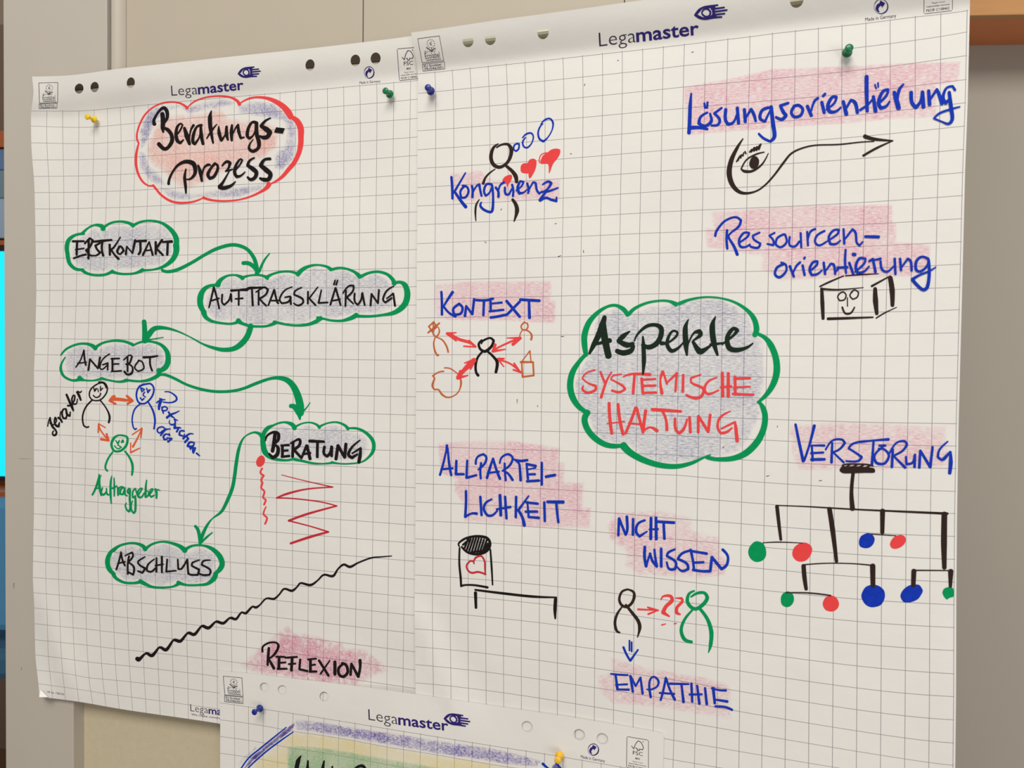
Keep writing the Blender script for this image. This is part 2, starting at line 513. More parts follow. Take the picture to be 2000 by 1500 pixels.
CR, CL, CC = controls()
SL = Sheet(CL, standL, 36.9, 'left squared flipchart sheet headed Beratungs-prozess in a red cloud, with green cloud flow chart',
           [(154.5, 173), (184.5, 170), (255.5, 161.5), (605.5, 127), (694, 118.2), (733.5, 114.2)], False, (430, 1400))
SR = Sheet(CR, standR, 36.9, 'large right squared flipchart sheet with green cloud Aspekte Systemische Haltung and blue headings',
           [(914, 80.5), (957.5, 76), (1060.5, 64), (1556, 1)], True, (1300, 1490))
SCc = Sheet(CC, standC, 12.0, "lower squared flipchart sheet with purple and yellow crayon bands, overlapping the other two",
            [(516.5, 1342), (551.5, 1347.5), (633, 1360.5), (1029.5, 1419), (1131.5, 1435), (1176.5, 1443)], False, (850, 1500))
SHEETS = {'L': SL, 'R': SR, 'C': SCc}


# ------------------------------------------------------------------ drawing on the sheets
def parse(s):
    out = []
    for st in s.split(';'):
        pts = [tuple(float(v) for v in p.split(',')) for p in st.split()]
        if pts: out.append(pts)
    return out


def smooth(P, W, sub=6):
    """Catmull-Rom through the points, with sharp turns kept sharp"""
    n = len(P)
    if n < 3:
        return P, W, []
    d = np.diff(P, axis=0)
    corner = [True] + [False] * (n - 2) + [True]
    for k in range(1, n - 1):
        a, b = d[k - 1], d[k]
        c = a @ b / (np.linalg.norm(a) * np.linalg.norm(b) + 1e-9)
        if c < 0.25: corner[k] = True
    T = np.zeros_like(P)
    for k in range(n):
        if not corner[k]: T[k] = (P[k + 1] - P[k - 1]) / 2
    Q, WW, marks = [P[0]], [W[0]], []
    for k in range(n - 1):
        L = np.linalg.norm(d[k])
        c0, c1 = corner[k], corner[k + 1]
        l0 = np.linalg.norm(T[k]); l1 = np.linalg.norm(T[k + 1])
        m0 = d[k] if c0 else T[k] * (min(l0, L * 1.2) / (l0 + 1e-9))
        m1 = d[k] if c1 else T[k + 1] * (min(l1, L * 1.2) / (l1 + 1e-9))
        if c0 and not c1: m0 = 1.5 * d[k] - 0.5 * m1
        if c1 and not c0: m1 = 1.5 * d[k] - 0.5 * m0
        for a in range(1, sub + 1):
            t = a / sub
            h = (2 * t ** 3 - 3 * t ** 2 + 1, t ** 3 - 2 * t ** 2 + t, -2 * t ** 3 + 3 * t ** 2, t ** 3 - t ** 2)
            Q.append(h[0] * P[k] + h[1] * m0 + h[2] * P[k + 1] + h[3] * m1)
            WW.append(W[k] * (1 - t) + W[k + 1] * t)
        if k < n - 2 and corner[k + 1]: marks.append(len(Q) - 1)
    return np.array(Q), np.array(WW), marks


def ribbon(P, W, V, F, H, h):
    """flat stroke of width W along P in pixels; vertex heights grow along it so that crossings never coincide"""
    P, W, marks = smooth(P, W)
    d = np.gradient(P, axis=0)
    for m in marks: d[m] = P[min(m + 1, len(P) - 1)] - P[m]
    d = d / (np.linalg.norm(d, axis=1)[:, None] + 1e-9)
    nrm = np.c_[-d[:, 1], d[:, 0]]
    step = 7e-7

    def strip(a, b, h):
        k = len(V)
        dd = np.gradient(P[a:b], axis=0) if b - a > 1 else d[a:b]
        dd = dd / (np.linalg.norm(dd, axis=1)[:, None] + 1e-9)
        nn = np.c_[-dd[:, 1], dd[:, 0]]
        for q in range(b - a):
            w_ = W[a + q] / 2
            V.append(P[a + q] + nn[q] * w_); V.append(P[a + q] - nn[q] * w_)
            H.append(h); H.append(h); h += step
        for q in range(b - a - 1):
            F.append((k + 2 * q, k + 2 * q + 1, k + 2 * q + 3, k + 2 * q + 2))
        # round caps
        for q, sgn in ((0, -1), (b - a - 1, 1)):
            r = W[a + q] / 2
            if r < 0.35: continue
            k2 = len(V)
            cen = P[a + q]
            arc = [cen + r * (nn[q] * math.cos(t) + sgn * dd[q] * 0.85 * math.sin(t)) for t in np.linspace(0, math.pi, 7)]
            for p in arc: V.append(p); H.append(h)
            F.append(tuple(range(k2, k2 + 7))); h += step
        return h + step * 2
    cuts = [0] + marks + [len(P) - 1]
    for a, b in zip(cuts[:-1], cuts[1:]):
        h = strip(a, b + 1, h)
    return h


def draw(sh, name, col, frame, s, w=None, parent=None, fills='', label=None, nib=None, base=0.00030, k=1.25):
    """strokes (and filled shapes) traced in a crop (ox, oy, scale), laid on a sheet as one ink object"""
    ks = k
    S = SHEETS[sh]
    ox, oy, sc = frame
    V, F, H = [], [], []
    S.n += 1
    h = base + (S.n % 40) * 2.5e-6
    for pts in parse(s):
        P = np.array([p[:2] for p in pts]) / sc + (ox, oy)
        ww = []
        last = None
        for k, p in enumerate(pts):
            if len(p) > 2: last = p[2]; ww.append(p[2] / sc)
            else: ww.append((last if (w is None and last) else (w or 12)) / sc)
        ww = np.array(ww)
        if all(len(p) == 2 for p in pts) and nib is not None and len(P) > 1:
            g = np.gradient(P, axis=0)
            an = np.arctan2(g[:, 1], g[:, 0])
            ww = ww * (0.72 + 0.42 * np.abs(np.sin(an - math.radians(nib))))
        ww = ww * ks
        if len(P) == 2:                       # long straight strokes follow the curve of the paper
            m_ = max(2, int(np.linalg.norm(P[1] - P[0]) / 7) + 1)
            t_ = np.linspace(0, 1, m_)[:, None]
            P = P[0] * (1 - t_) + P[1] * t_; ww = (ww[0] * (1 - t_) + ww[1] * t_)[:, 0]
        if len(P) == 1:
            P = np.r_[P, P + 0.5]; ww = np.r_[ww, ww]
        h = ribbon(P, ww, V, F, H, h)
    for pts in parse(fills):
        P = np.array([p[:2] for p in pts]) / sc + (ox, oy)
        P = np.r_[P, P[:1]]
        Q, _, _ = smooth(P, np.ones(len(P)), 4)
        Q = Q[:-1]
        out = delaunay_2d_cdt([Vector(p) for p in Q], [(a, (a + 1) % len(Q)) for a in range(len(Q))], [], 1, 1e-5)
        k = len(V)
        for p in out[0]: V.append(np.array(tuple(p))); H.append(h)
        F += [tuple(k + a for a in f) for f in out[2]]
        h += 4e-6
    V = np.array(V); H = np.array(H)
    P3 = lift(S, V, H)
    F2 = []
    for f in F:
        a, b, c = P3[f[0]], P3[f[1]], P3[f[2]]
        F2.append(f if np.dot(np.cross(b - a, c - a), CAM - a) > 0 else f[::-1])
    return mesh(name, P3, F2, INK[col], parent or S.root, label=label)


def inside(P, poly):
    x, y = P[:, 0], P[:, 1]
    r = np.zeros(len(P), bool)
    n = len(poly)
    for k in range(n):
        x0, y0 = poly[k]; x1, y1 = poly[(k + 1) % n]
        c = ((y0 > y) != (y1 > y)) & (x < (x1 - x0) * (y - y0) / (y1 - y0 + 1e-12) + x0)
        r ^= c
    return r


def wax(sh, col, frame, s, parent=None, edge=7.0, grid=5.0, label=None, name='crayon_shading', base=0.00014, rag=0.7, curve=False):
    S = SHEETS[sh]
    ox, oy, sc = frame
    S.n += 1
    V, F, A = [], [], []
    rnd = random.Random(S.n * 7 + 1)
    for pts in parse(s):
        P = np.array([p[:2] for p in pts]) / sc + (ox, oy)
        if curve:
            P = smooth(np.r_[P, P[:1]], np.ones(len(P) + 1), 4)[0][:-1]
        a, b = P.min(0), P.max(0)
        g = np.array([(x + rnd.uniform(-1, 1), y + rnd.uniform(-1, 1)) for x in np.arange(a[0], b[0], grid) for y in np.arange(a[1], b[1], grid)])
        g = g[inside(g, P)]
        # distance to the outline
        D = np.full(len(g), 1e9)
        n = len(P)
        for k in range(n):
            p, q = P[k], P[(k + 1) % n]
            e = q - p
            t = np.clip(((g - p) @ e) / (e @ e + 1e-9), 0, 1)
            D = np.minimum(D, np.linalg.norm(g - (p + t[:, None] * e), axis=1))
        keep = D > 1.0
        g, D = g[keep], D[keep]
        jit = np.array([rnd.uniform(1 - rag, 1 + rag) for _ in D])
        al = np.clip(D * jit / edge, 0, 1)
        pts2 = [Vector(p) for p in P] + [Vector(p) for p in g]
        out = delaunay_2d_cdt(pts2, [(k, (k + 1) % n) for k in range(n)], [], 1, 1e-5)
        alpha = np.r_[np.zeros(n), al]
        k0 = len(V)
        for vi, p in enumerate(out[0]):
            V.append(tuple(p)); src = out[3][vi]
            A.append(alpha[src[0]] if src else 0.0)
        F += [tuple(k0 + q for q in f) for f in out[2]]
    P3 = lift(S, np.array(V), base + (S.n % 12) * 6e-6)
    F2 = []
    for f in F:
        a, b, c = P3[f[0]], P3[f[1]], P3[f[2]]
        F2.append(f if np.dot(np.cross(b - a, c - a), CAM - a) > 0 else f[::-1])
    o = mesh(name, P3, F2, WAX[col], parent or S.root, origin=S.o, label=label)
    at = o.data.attributes.new('cover', 'FLOAT', 'POINT')
    at.data.foreach_set('value', np.array(A, dtype=np.float32))
    return o


def ell(cx, cy, rx, ry, rot=0, n=14, seed=0):
    r = random.Random(seed)
    c, s = math.cos(math.radians(rot)), math.sin(math.radians(rot))
    o = []
    for k in range(n):
        t = 2 * math.pi * k / n
        q = r.uniform(0.97, 1.03)
        x, y = rx * math.cos(t) * q, ry * math.sin(t) * q
        o.append('%.1f,%.1f' % (cx + x * c - y * s, cy + x * s + y * c))
    return ' '.join(o) + ';'


def text(sh, name, col, body, p0, p1, up, bold=0.0, parent=None, weight=None, label=None, space=1.0, width=1.0):
    """printed words: baseline from pixel p0 to p1, capital height vector up (pixels)"""
    S = SHEETS[sh]
    S.n += 1
    cu = bpy.data.curves.new('t', 'FONT'); cu.body = body; cu.offset = bold; cu.resolution_u = 3; cu.space_character = space
    o = bpy.data.objects.new('t', cu); COL.objects.link(o)
    dg = bpy.context.evaluated_depsgraph_get(); dg.update()
    me = o.evaluated_get(dg).to_mesh()
    V = np.array([v.co[:2] for v in me.vertices]); F = [tuple(p.vertices) for p in me.polygons]
    o.evaluated_get(dg).to_mesh_clear()
    bpy.data.objects.remove(o); bpy.data.curves.remove(cu)
    x0, x1 = V[:, 0].min(), V[:, 0].max()
    p0, p1, up = map(np.array, (p0, p1, up))
    px = p0 + ((V[:, :1] - x0) / (x1 - x0)) * (p1 - p0) + (V[:, 1:] / 0.70) * up
    P3 = lift(S, px, 0.00022 + (S.n % 20) * 3e-6)
    F2 = []
    for f in F:
        a, b, c = P3[f[0]], P3[f[1]], P3[f[2]]
        F2.append(f if np.dot(np.cross(b - a, c - a), CAM - a) > 0 else f[::-1])
    return mesh(name, P3, F2, INK[col], parent or S.root, label=label)


# ------------------------------------------------------------------ left sheet: drawing
FA = (240, 170, 5.0)
red_cloud = draw('L', 'cloud_outline', 'red', FA, '''155,548,14 138,510,16 138,450,14 165,360,14 215,270,14 290,200,12 380,158,12 470,145,12 550,155,14 600,180,18 628,205,24;
632,195,10 700,140,12 790,105,12 880,90,12 970,88,14 1050,100,16 1110,130,22 1138,168,28;
1140,160,10 1210,120,14 1290,100,16 1390,105,22 1480,135,34 1560,185,44 1610,240,52 1638,288,48;
1640,290,30 1700,330,44 1735,400,50 1738,480,44 1735,560,42 1715,650,36 1670,740,34 1620,800,32 1560,870,26 1500,915,18 1440,945,10;
1425,948,40 1400,985,30 1330,1030,18 1240,1070,14 1130,1100,12 1000,1112,14 900,1108,16 830,1095,18 785,1078,22;
788,1080,10 700,1115,14 620,1128,16 530,1128,18 450,1105,18 370,1050,18 320,990,18 295,960,20;
295,960,14 250,962,12 195,925,16 150,850,18 128,760,20 128,670,20 140,600,16 152,555,12''', label='thick and thin red scalloped cloud outline')
wax('L', 'violet', FA, '''250,230 330,190 560,170 640,190 700,165 1000,110 1100,140 1080,180 700,260 640,270 560,200 400,260 330,330 290,430 230,560 170,620 155,440 190,330;
150,620 220,640 260,760 360,850 430,960 330,960 230,900 160,800; 330,960 500,1000 700,1040 900,1000 1250,960 1400,930 1350,1010 1150,1080 850,1090 790,1070 620,1110 480,1100 380,1030;
1120,180 1280,130 1480,150 1600,270 1690,340 1700,500 1680,700 1560,820 1470,800 1480,660 1580,560 1600,430 1560,330 1300,290 1120,260''', red_cloud, edge=8, label='violet crayon rubbed inside the rim', name='violet_shading')
wax('L', 'orange', FA, '''340,330 500,260 780,250 950,190 1040,300 1300,320 1480,360 1540,420 1500,600 1350,720 1100,760 900,900 650,1000 560,1000 400,850 270,760 220,620 290,420''',
    red_cloud, edge=9, label='salmon crayon rubbed in the middle', name='salmon_shading')
draw('L', 'title_lettering', 'black', FA, '''308,362,34 302,325,26 328,270,20 372,215,24 405,205,32 430,240,34 432,300,28 405,350,16;
385,262,40 392,330,42 388,400,36 395,440,16; 390,395,22 440,420,34 475,470,34 478,530,36 440,590,30 400,602,34 350,555,36;
530,462,14 560,420,16 582,370,16 560,358,16 530,390,24 518,460,30 530,520,34 560,545,26 592,515,12;
600,400,26 625,480,44 650,555,28; 645,540,10 660,430,16 690,372,24;
768,372,24 720,390,20 690,460,28 682,530,30 700,555,26 740,500,14 765,420,14; 760,370,20 765,470,34 782,555,26;
864,232,10 850,300,38 855,400,36 880,545,18; 918,362,8 870,420,20 818,502,12;
935,385,12 940,450,34 960,520,26 995,470,12 1015,400,14; 1012,385,22 1012,460,34 1025,515,18;
1065,370,18 1060,440,34 1062,520,22; 1062,480,10 1100,400,14 1125,368,20 1130,430,30 1150,497,22 1185,490,12;
1300,348,30 1260,345,20 1225,400,26 1213,470,30 1235,500,24 1272,470,14 1300,400,12; 1305,348,30 1305,450,36 1328,540,36 1320,595,28 1270,627,28 1232,600,26 1240,555,14 1272,510,8;
1442,302,12 1390,330,20 1348,380,28 1400,412,46 1435,440,42 1410,485,36 1370,492,34 1338,478,18;
445,945,24 455,890,20 490,820,18 540,760,22 610,728,32 680,742,42 705,790,38 700,850,28 660,895,18 615,900,10; 615,800,12 602,880,26 610,960,26 615,1035,14;
735,765,18 755,830,34 770,915,22; 770,880,10 790,790,16 830,758,24 852,762,16;
900,745,24 860,790,20 830,850,30 848,890,28 890,870,26 925,800,24 920,760,22 890,745,14;
968,768,14 1010,728,24 1045,740,28 1030,790,18 1000,822,12 1045,810,16 1072,800,10; 1040,815,10 1010,870,14 975,930,22 942,975,34 985,985,34 1050,965,26 1098,922,10;
1090,820,12 1140,760,14 1165,712,16 1142,705,14 1105,760,24 1090,830,30 1110,873,28 1150,865,18 1192,828,10;
1282,690,14 1235,720,20 1218,765,28 1270,800,40 1302,832,36 1290,880,30 1250,903,28 1218,880,20;
1438,700,24 1380,710,22 1345,765,34 1400,810,44 1440,850,38 1420,900,34 1375,903,34 1338,890,20''',
     parent=red_cloud, fills='1496,392 1580,402 1560,454 1475,442', label='black brush lettering Beratungs-prozess', k=1.12)

FB = (0, 375, 4.0)
c = draw('L', 'cloud_outline', 'green', FB, '''640,325,20 690,280,12 740,258,14 790,265,26 805,288,32; 812,275,16 870,240,14 940,230,14 1000,240,18 1040,262,26;
1045,258,18 1110,230,14 1190,225,14 1270,245,18 1340,300,28 1375,360,34 1375,415,34; 1375,415,40 1375,470,36 1345,530,30 1280,580,20 1200,605,12 1100,612,16;
1115,608,24 1050,635,14 960,640,14 900,630,18 875,620,24; 880,618,20 820,645,16 750,650,14 680,635,18 640,608,22; 650,606,16 590,600,20 545,560,24 530,510,26 527,480,26;
525,475,26 522,420,28 540,370,24 590,335,16 655,325,16''', label='green scalloped outline around Erstkontakt')
wax('L', 'blue', FB, '660,330 740,275 810,300 900,245 1030,270 1150,240 1280,260 1340,320 1350,470 1270,570 1080,600 880,610 740,630 620,590 560,520 560,400', c, edge=5)
draw('L', 'lettering', 'black', FB, '''568,385,15 655,384; 602,388 598,490; 590,450 655,440; 575,518,12 630,498 672,488; 692,372 692,440 690,520; 662,402 700,360 725,378 700,430 672,455 700,490 722,498?;
782,398 745,418 758,448 782,472 752,495 718,495; 728,388 790,382,17 872,374; 800,388 795,440 805,497; 856,410 858,490; 940,352,8 890,430 862,452; 866,448 895,490 926,522,16;
935,425 915,465 938,487 966,458 945,425 925,430; 982,487 990,425 1035,478 1045,425 1056,375; 1050,386 1140,380,16; 1095,385 1096,460 1082,485; 1115,492 1165,388 1192,490; 1130,458 1180,452;
1216,390 1216,484; 1266,373 1220,440 1272,492; 1270,390 1342,386,18; 1310,392 1306,490'''.replace('?', ''), w=13, nib=0, parent=c, label='black capitals ERSTKONTAKT')
draw('L', 'arrow', 'green', FB, '''1265,610,18 1310,622,20 1390,605,22 1500,550,20 1600,490,20 1700,440,22 1820,412,22 1920,440,22 1978,505,24 2002,575,26 2008,640,28;
1898,555,24 1950,560,26 1998,600,28 2012,645,18; 2105,480,8 2060,540,14 2025,620,18''', label='green arrow from Erstkontakt to Auftragsklärung')

c = draw('L', 'cloud_outline', 'green', FB, '''475,1275,10 520,1225,14 600,1190,14 670,1185,16 720,1200,24 745,1222,28; 745,1215,20 800,1180,14 880,1162,14 960,1165,16 1010,1180,18 1040,1195,20;
1045,1195,12 1110,1170,14 1190,1170,14 1260,1195,20 1305,1250,30 1312,1320,34 1290,1370,34 1240,1400,26; 1240,1390,30 1235,1430,26 1170,1465,20 1090,1478,14 980,1468,16;
990,1470,22 930,1482,14 850,1470,12 790,1455,18; 795,1458,18 730,1472,10 660,1470,12 620,1455,34; 620,1465,20 560,1470,14 500,1440,16 475,1390,18 480,1340,12 510,1290,8''',
         label='green scalloped outline around Angebot')
wax('L', 'blue', FB, '520,1250 600,1195 700,1200 760,1230 900,1175 1030,1200 1180,1180 1280,1240 1290,1340 1220,1420 1100,1460 850,1460 640,1460 530,1430 500,1350', c, edge=5)
draw('L', 'lettering', 'black', FB, '''592,1368,9 630,1310 655,1235; 655,1238,12 660,1300 670,1352; 605,1338,9 675,1330; 690,1392,12 702,1305 765,1378 772,1345 780,1290;
855,1265,9 800,1310 778,1372 800,1385 838,1350; 802,1350,10 842,1335 840,1390; 868,1303,11 932,1300; 878,1300,13 878,1398; 876,1345,10 928,1342; 870,1402,10 948,1396;
996,1295,12 996,1400; 965,1312,9 1010,1275 1030,1285,12 1012,1335 985,1345; 1000,1340,11 1035,1370 1028,1415,14 995,1425 972,1402; 1082,1320,10 1052,1368 1078,1400 1122,1378 1112,1330 1080,1315;
1120,1292,14 1180,1288 1232,1280,10; 1172,1290,12 1172,1345 1188,1396''', parent=c, label='black capitals ANGEBOT')
draw('L', 'arrow', 'green', FB, '''1960,1045,34 1930,1130,36 1880,1190,36 1820,1225,30 1740,1232,26 1660,1215,20 1580,1185,12 1480,1130,8 1380,1085,12 1290,1062,20 1210,1065,30 1165,1110,36 1140,1160,26;
1125,1010,28 1130,1080,32 1130,1165,34; 1275,1135,6 1200,1148,8 1140,1158,12''', label='green arrow from Auftragsklärung back to Angebot')

FC = (380, 375, 4.0)
c = draw('L', 'cloud_outline', 'green', FC, '''180,725,36 205,685,24 255,655,14 310,648,12 350,658,20 375,672,28; 375,668,18 430,652,12 500,648,14 550,660,18 570,675,20;
560,668,24 610,640,14 680,622,14 750,622,14 810,640,20; 805,642,30 850,600,24 910,575,16 970,570,12 1030,582,16 1065,605,24; 1075,605,18 1130,592,14 1190,600,14 1250,625,18 1290,660,30;
1300,660,20 1360,632,16 1430,622,16 1500,640,18 1545,680,24 1560,715,30; 1565,708,18 1610,705,20 1645,730,34 1662,790,38 1650,860,38 1610,910,34 1550,945,26 1470,960,16 1380,970,16 1300,970,18 1250,965,24;
1265,960,30 1220,985,26 1150,1005,16 1070,1003,14 1010,990,14 960,982,20; 985,985,28 940,1015,24 880,1035,18 800,1042,14 720,1035,14 650,1020,16 620,1015,20;
635,1018,24 570,1045,14 500,1050,14 430,1045,16 370,1025,20 340,1005,34; 350,1010,20 290,1028,14 220,1025,14 140,1010,18 90,980,26 70,935,36;
70,935,30 45,880,36 45,820,38 65,770,30 110,735,20 180,725,16''', label='long green scalloped outline around Auftragsklärung')
wax('L', 'blue', FC, '200,680 300,655 380,680 500,660 570,680 700,630 810,650 930,580 1060,610 1200,610 1290,670 1420,630 1540,700 1545,900 1450,950 1250,950 1100,990 960,980 850,1030 620,1010 480,1045 340,1000 180,1010 90,940 90,820 130,740', c, edge=5)
draw('L', 'lettering', 'black', FC, '''150,742,12 130,830 112,902,10; 150,745,14 175,830 192,910; 122,852,10 190,830; 216,800,12 214,860 232,880 268,845 283,795; 284,800,14 288,855;
285,770,16 345,766 410,762,20; 345,770,12 344,882; 318,835,10 376,830; 405,764,18 430,750,18 480,748,14 550,744,12; 448,760,12 454,886,14; 500,775,12 500,880; 478,782,8 540,745,12 572,762,14 556,800 508,832 530,860 560,888,12;
575,886,10 600,820 622,762,12; 622,765,14 645,860 655,868; 590,848,9 655,848; 762,740,7 700,772,10 665,832,11 680,868 730,858 752,822; 705,822,9 748,815 752,876,13;
836,745,8 786,772,11 778,802 840,832,14 846,865 810,886 774,868,9; 886,778,12 884,872; 962,742,8 895,830,10; 893,828,12 945,884; 990,765,9 968,866,12 1040,862,11;
1100,748,11 1080,815 1060,880; 1102,750,13 1140,882; 1070,850,9 1135,838; 1098,688,9 1088,722; 1117,688,9 1106,724; 1182,770,12 1178,890; 1158,790,8 1200,737,11 1242,732,12 1234,776 1188,822 1240,872,10;
1250,792,12 1250,850 1274,880 1300,842 1308,790; 1310,790,14 1328,882; 1374,886,13 1382,795 1432,868 1440,764,12; 1556,735,7 1500,772,11 1472,835 1490,862 1540,828; 1500,832,8 1552,792,12 1565,888,14''',
     w=12, parent=c, label='black capitals AUFTRAGSKLÄRUNG')

FD = (400, 700, 4.0)
draw('L', 'arrow', 'green', FD, '''-360,130,14 -310,128,18 -240,155,18 -140,205,16 -30,240,18 80,258,18 200,256,18 300,235,18 400,195,20 500,160,18 570,152,22 640,168,34 690,215,40 725,290,46 745,370,48 748,430,40;
670,372,26 700,378,34 732,420,40 742,475,12; 822,345,6 790,390,8 755,425,14''', label='green arrow from Angebot to Beratung')
c = draw('L', 'cloud_outline', 'green', FD, '''545,520,10 490,545,26 455,600,28 455,670,34 470,730,36 510,770,26 570,790,18 640,795,14 690,785,16; 500,550,10 550,515,12 620,498,12 680,515,26 700,545,30;
705,535,14 760,508,10 820,500,10 870,515,14 895,540,20; 900,530,14 960,505,10 1030,498,12 1090,520,16 1118,550,22;
1125,545,12 1200,550,16 1270,590,20 1315,650,24 1315,720,22 1275,775,14 1220,810,10 1130,822,10 1060,822,10 990,812,16; 1000,815,14 920,822,10 840,818,14 760,800,16 700,788,20''',
         label='green scalloped outline around Beratung')
wax('L', 'blue', FD, '520,560 600,510 700,560 800,510 890,550 1000,510 1090,540 1130,560 1250,600 1280,660 1270,740 1200,800 1000,800 800,800 700,780 570,770 500,720 490,640', c, edge=5)
draw('L', 'lettering', 'black', FD, '''472,640,12 490,600,14 540,575,16 575,590,20 570,640,20 530,672,10; 548,590,22 540,660,24 528,725,22; 545,672,12 572,700,22 565,750,24 530,775,22 502,745,14;
595,680,12 655,676,16; 606,690,18 606,765; 610,722,14 648,718; 600,768,16 660,762; 690,652,18 685,768; 668,665,10 730,632,16 745,645,18 735,682 695,712 725,745 755,778,16;
755,778,14 795,680,18; 798,682,20 822,785; 768,748,14 825,738; 818,645,20 930,650,16; 880,652,18 878,770; 935,690,18 930,740 955,764 980,735 990,688; 992,690,18 990,762;
1024,786,20 1040,680 1092,772 1102,668; 1212,638,9 1150,692,14 1122,748,20 1150,775,20 1192,748,12; 1150,742,10 1218,700,14 1212,760,22 1203,812,20''', parent=c, label='black capitals BERATUNG')
draw('L', 'arrow', 'green', FD, '''442,612,22 425,588,20 380,578,12 320,605,8 285,650,14 262,720,20 245,820,22 232,920,22 215,1010,22 180,1100,22 130,1195,18 60,1250,8 20,1300,16 -15,1370,22 -38,1440,22;
-75,1310,18 -50,1350,22 -37,1440,20; 58,1360,8 10,1400,14 -35,1445,12''', label='long green arrow from Beratung down to Abschluss')
draw('L', 'wiggly_figure', 'red', FD, '450,858,10 434,890,12 460,915 440,950 450,972 440,1010 465,1040 455,1085 475,1105 462,1142; 478,1158,8 458,1215,12 485,1245 470,1292,12', fills=ell(435, 803, 32, 46, 22),
     label='red dot above a short red wiggle')
draw('L', 'zigzag_line', 'dimred', FD, '''600,910,5 800,960,6 1000,1005,8; 1000,1005,8 800,1020,10 650,1055,14 560,1090,10; 560,1090,9 700,1095,8 900,1120,8 1030,1152,8; 1030,1152,10 800,1215,14 655,1268,14;
655,1268,9 820,1310,8 965,1355,10; 965,1355,12 820,1395,16 670,1445,14''', label='thin dull red zigzag line')

FE = (60, 700, 4.0)
draw('L', 'stick_figure', 'black', FE, '''590,230,9 565,192 520,200 470,240 458,290 485,325 540,325 585,280 598,230 575,190 530,185; 480,325,10 430,380 405,450 412,520 435,537 452,533;
545,330,9 590,390 615,450,13 609,500; 492,232,7 498,258 515,235; 505,238,7 502,246; 545,218,7 544,252 562,232; 524,238,6 528,262; 488,288,8 510,305 535,295 546,272''', label='black smiling stick figure')
draw('L', 'lettering', 'black', (80, 750, 8.65), '''113,715,14 128,635,18 155,565,20; 155,565,18 165,640,28 195,720,34 240,770,26 262,820,26 240,862,30 205,860,26 195,820,20 215,790,16; 150,660,20 200,690,22 215,680,16;
240,565,24 228,640,26 255,700,32 295,715,34 310,650,18; 248,565,20 262,620,18 240,660,14; 290,570,30 325,590,32 355,645,26; 322,560,16 325,500,16 340,460,14; 425,420,20 375,430,24 355,500,26 375,570,28 420,580,26 435,510,18 415,440,18;
425,430,24 440,510,34 485,540,26 495,470,16; 430,178,30 470,270,32 520,380,38 545,450,24; 450,365,26 500,360,24 540,340,18; 520,330,20 560,280,20 570,200,22 545,190,20 520,260,22 545,335,26 595,330,18 615,250,14;
605,135,26 640,190,36 670,270,26; 620,120,18 660,140,20 685,115,12''', label='slanting black word Berater', k=1.25)
draw('L', 'double_arrow', 'orange', FE, '''615,330,14 640,300,16 655,295; 615,330,14 662,355; 622,328,12 660,318,22 742,326,20; 750,293,16 795,330; 795,330,14 755,355; 755,325,16 795,330''', label='orange arrow between black and blue figure')
draw('L', 'double_arrow', 'orange', FE, '532,515,8 545,560,10 605,640,10; 530,510,9 526,578; 530,510,8 582,540; 592,590,14 608,642; 550,630,18 608,642,12', label='orange arrow between black and green figure')
draw('L', 'double_arrow', 'orange', FE, '868,545,6 835,620,10 797,690,14; 868,545,8 792,596; 868,545,10 860,618; 780,660,8 780,735; 780,735,12 852,700,7', label='orange arrow between blue and green figure')
draw('L', 'stick_figure', 'blue', FE, '''885,200,11 840,230 825,290 845,345 895,350 945,300 962,240 940,200 900,200 850,215; 858,228,8 868,260 888,242 870,232 862,250; 905,232,8 914,268 932,245 920,250; 890,262,8 878,285 896,302;
855,308,9 870,326 885,312; 855,355,9 810,400 792,470 800,535 815,555 825,547; 920,345,10 955,410,12 970,480 962,550,10''', label='blue smiling stick figure')
draw('L', 'lettering', 'blue', (300, 755, 6.8), '''148,68,12 220,75,14 295,130,20 300,180,20 230,212,16 125,205,14; 40,215,16 80,185,16 150,172,12; 78,160,16 110,170,20; 95,190,32 75,250,30 70,300,24; 160,265,14 110,275,16 115,320,18 165,315,16 185,285,14 140,262,12; 120,320,16 128,355,16;
340,322,10 285,350,18 230,370,22 175,412,26; 195,335,18 230,385,24 270,412,14; 320,450,10 275,430,18 285,485,18 240,508,16 208,480,12 212,445,8; 285,510,22 275,550,24 335,545,18 362,550,12; 335,545,18 305,600,20; 405,590,18 355,590,18 340,640,20 395,655,16 410,630,12;
525,628,12 470,630,18 390,690,22; 440,665,18 460,690,22 415,738,24; 540,745,16 480,740,22 450,790,24 515,790,18 540,750,14; 480,800,22 490,830,20; 500,815,16 555,815,18; 525,800,16 520,860,22; 550,830,16 525,880,20; 570,885,20 610,918,14;
150,560,16 115,535,16 60,550,16 48,590,16 80,615,16 130,580,14 170,560?; 222,562,12 165,570,16 130,600,18 92,648,18; 205,625,16 215,650,14 165,630,16 130,660,20 140,700,20 180,700,14; 175,680,14 240,690,20 190,732,22'''.replace('?', ''), label='blue word Ratsuchen-der written downhill', k=1.25)
draw('L', 'stick_figure', 'green', FE, '''690,600,10 650,620,14 630,670,16 650,720,14 700,722,14 745,680,16 755,620,14 720,602,12 670,605,10 640,650,9; 664,640,8 676,662 690,645; 692,640,8 680,676 702,690; 716,638,9 708,656 724,652 720,638;
654,682,8 680,705 708,692; 640,730,10 600,790,12 582,850 598,878; 735,725,12 775,780,14 795,840,16 790,910,12''', label='green smiling stick figure')
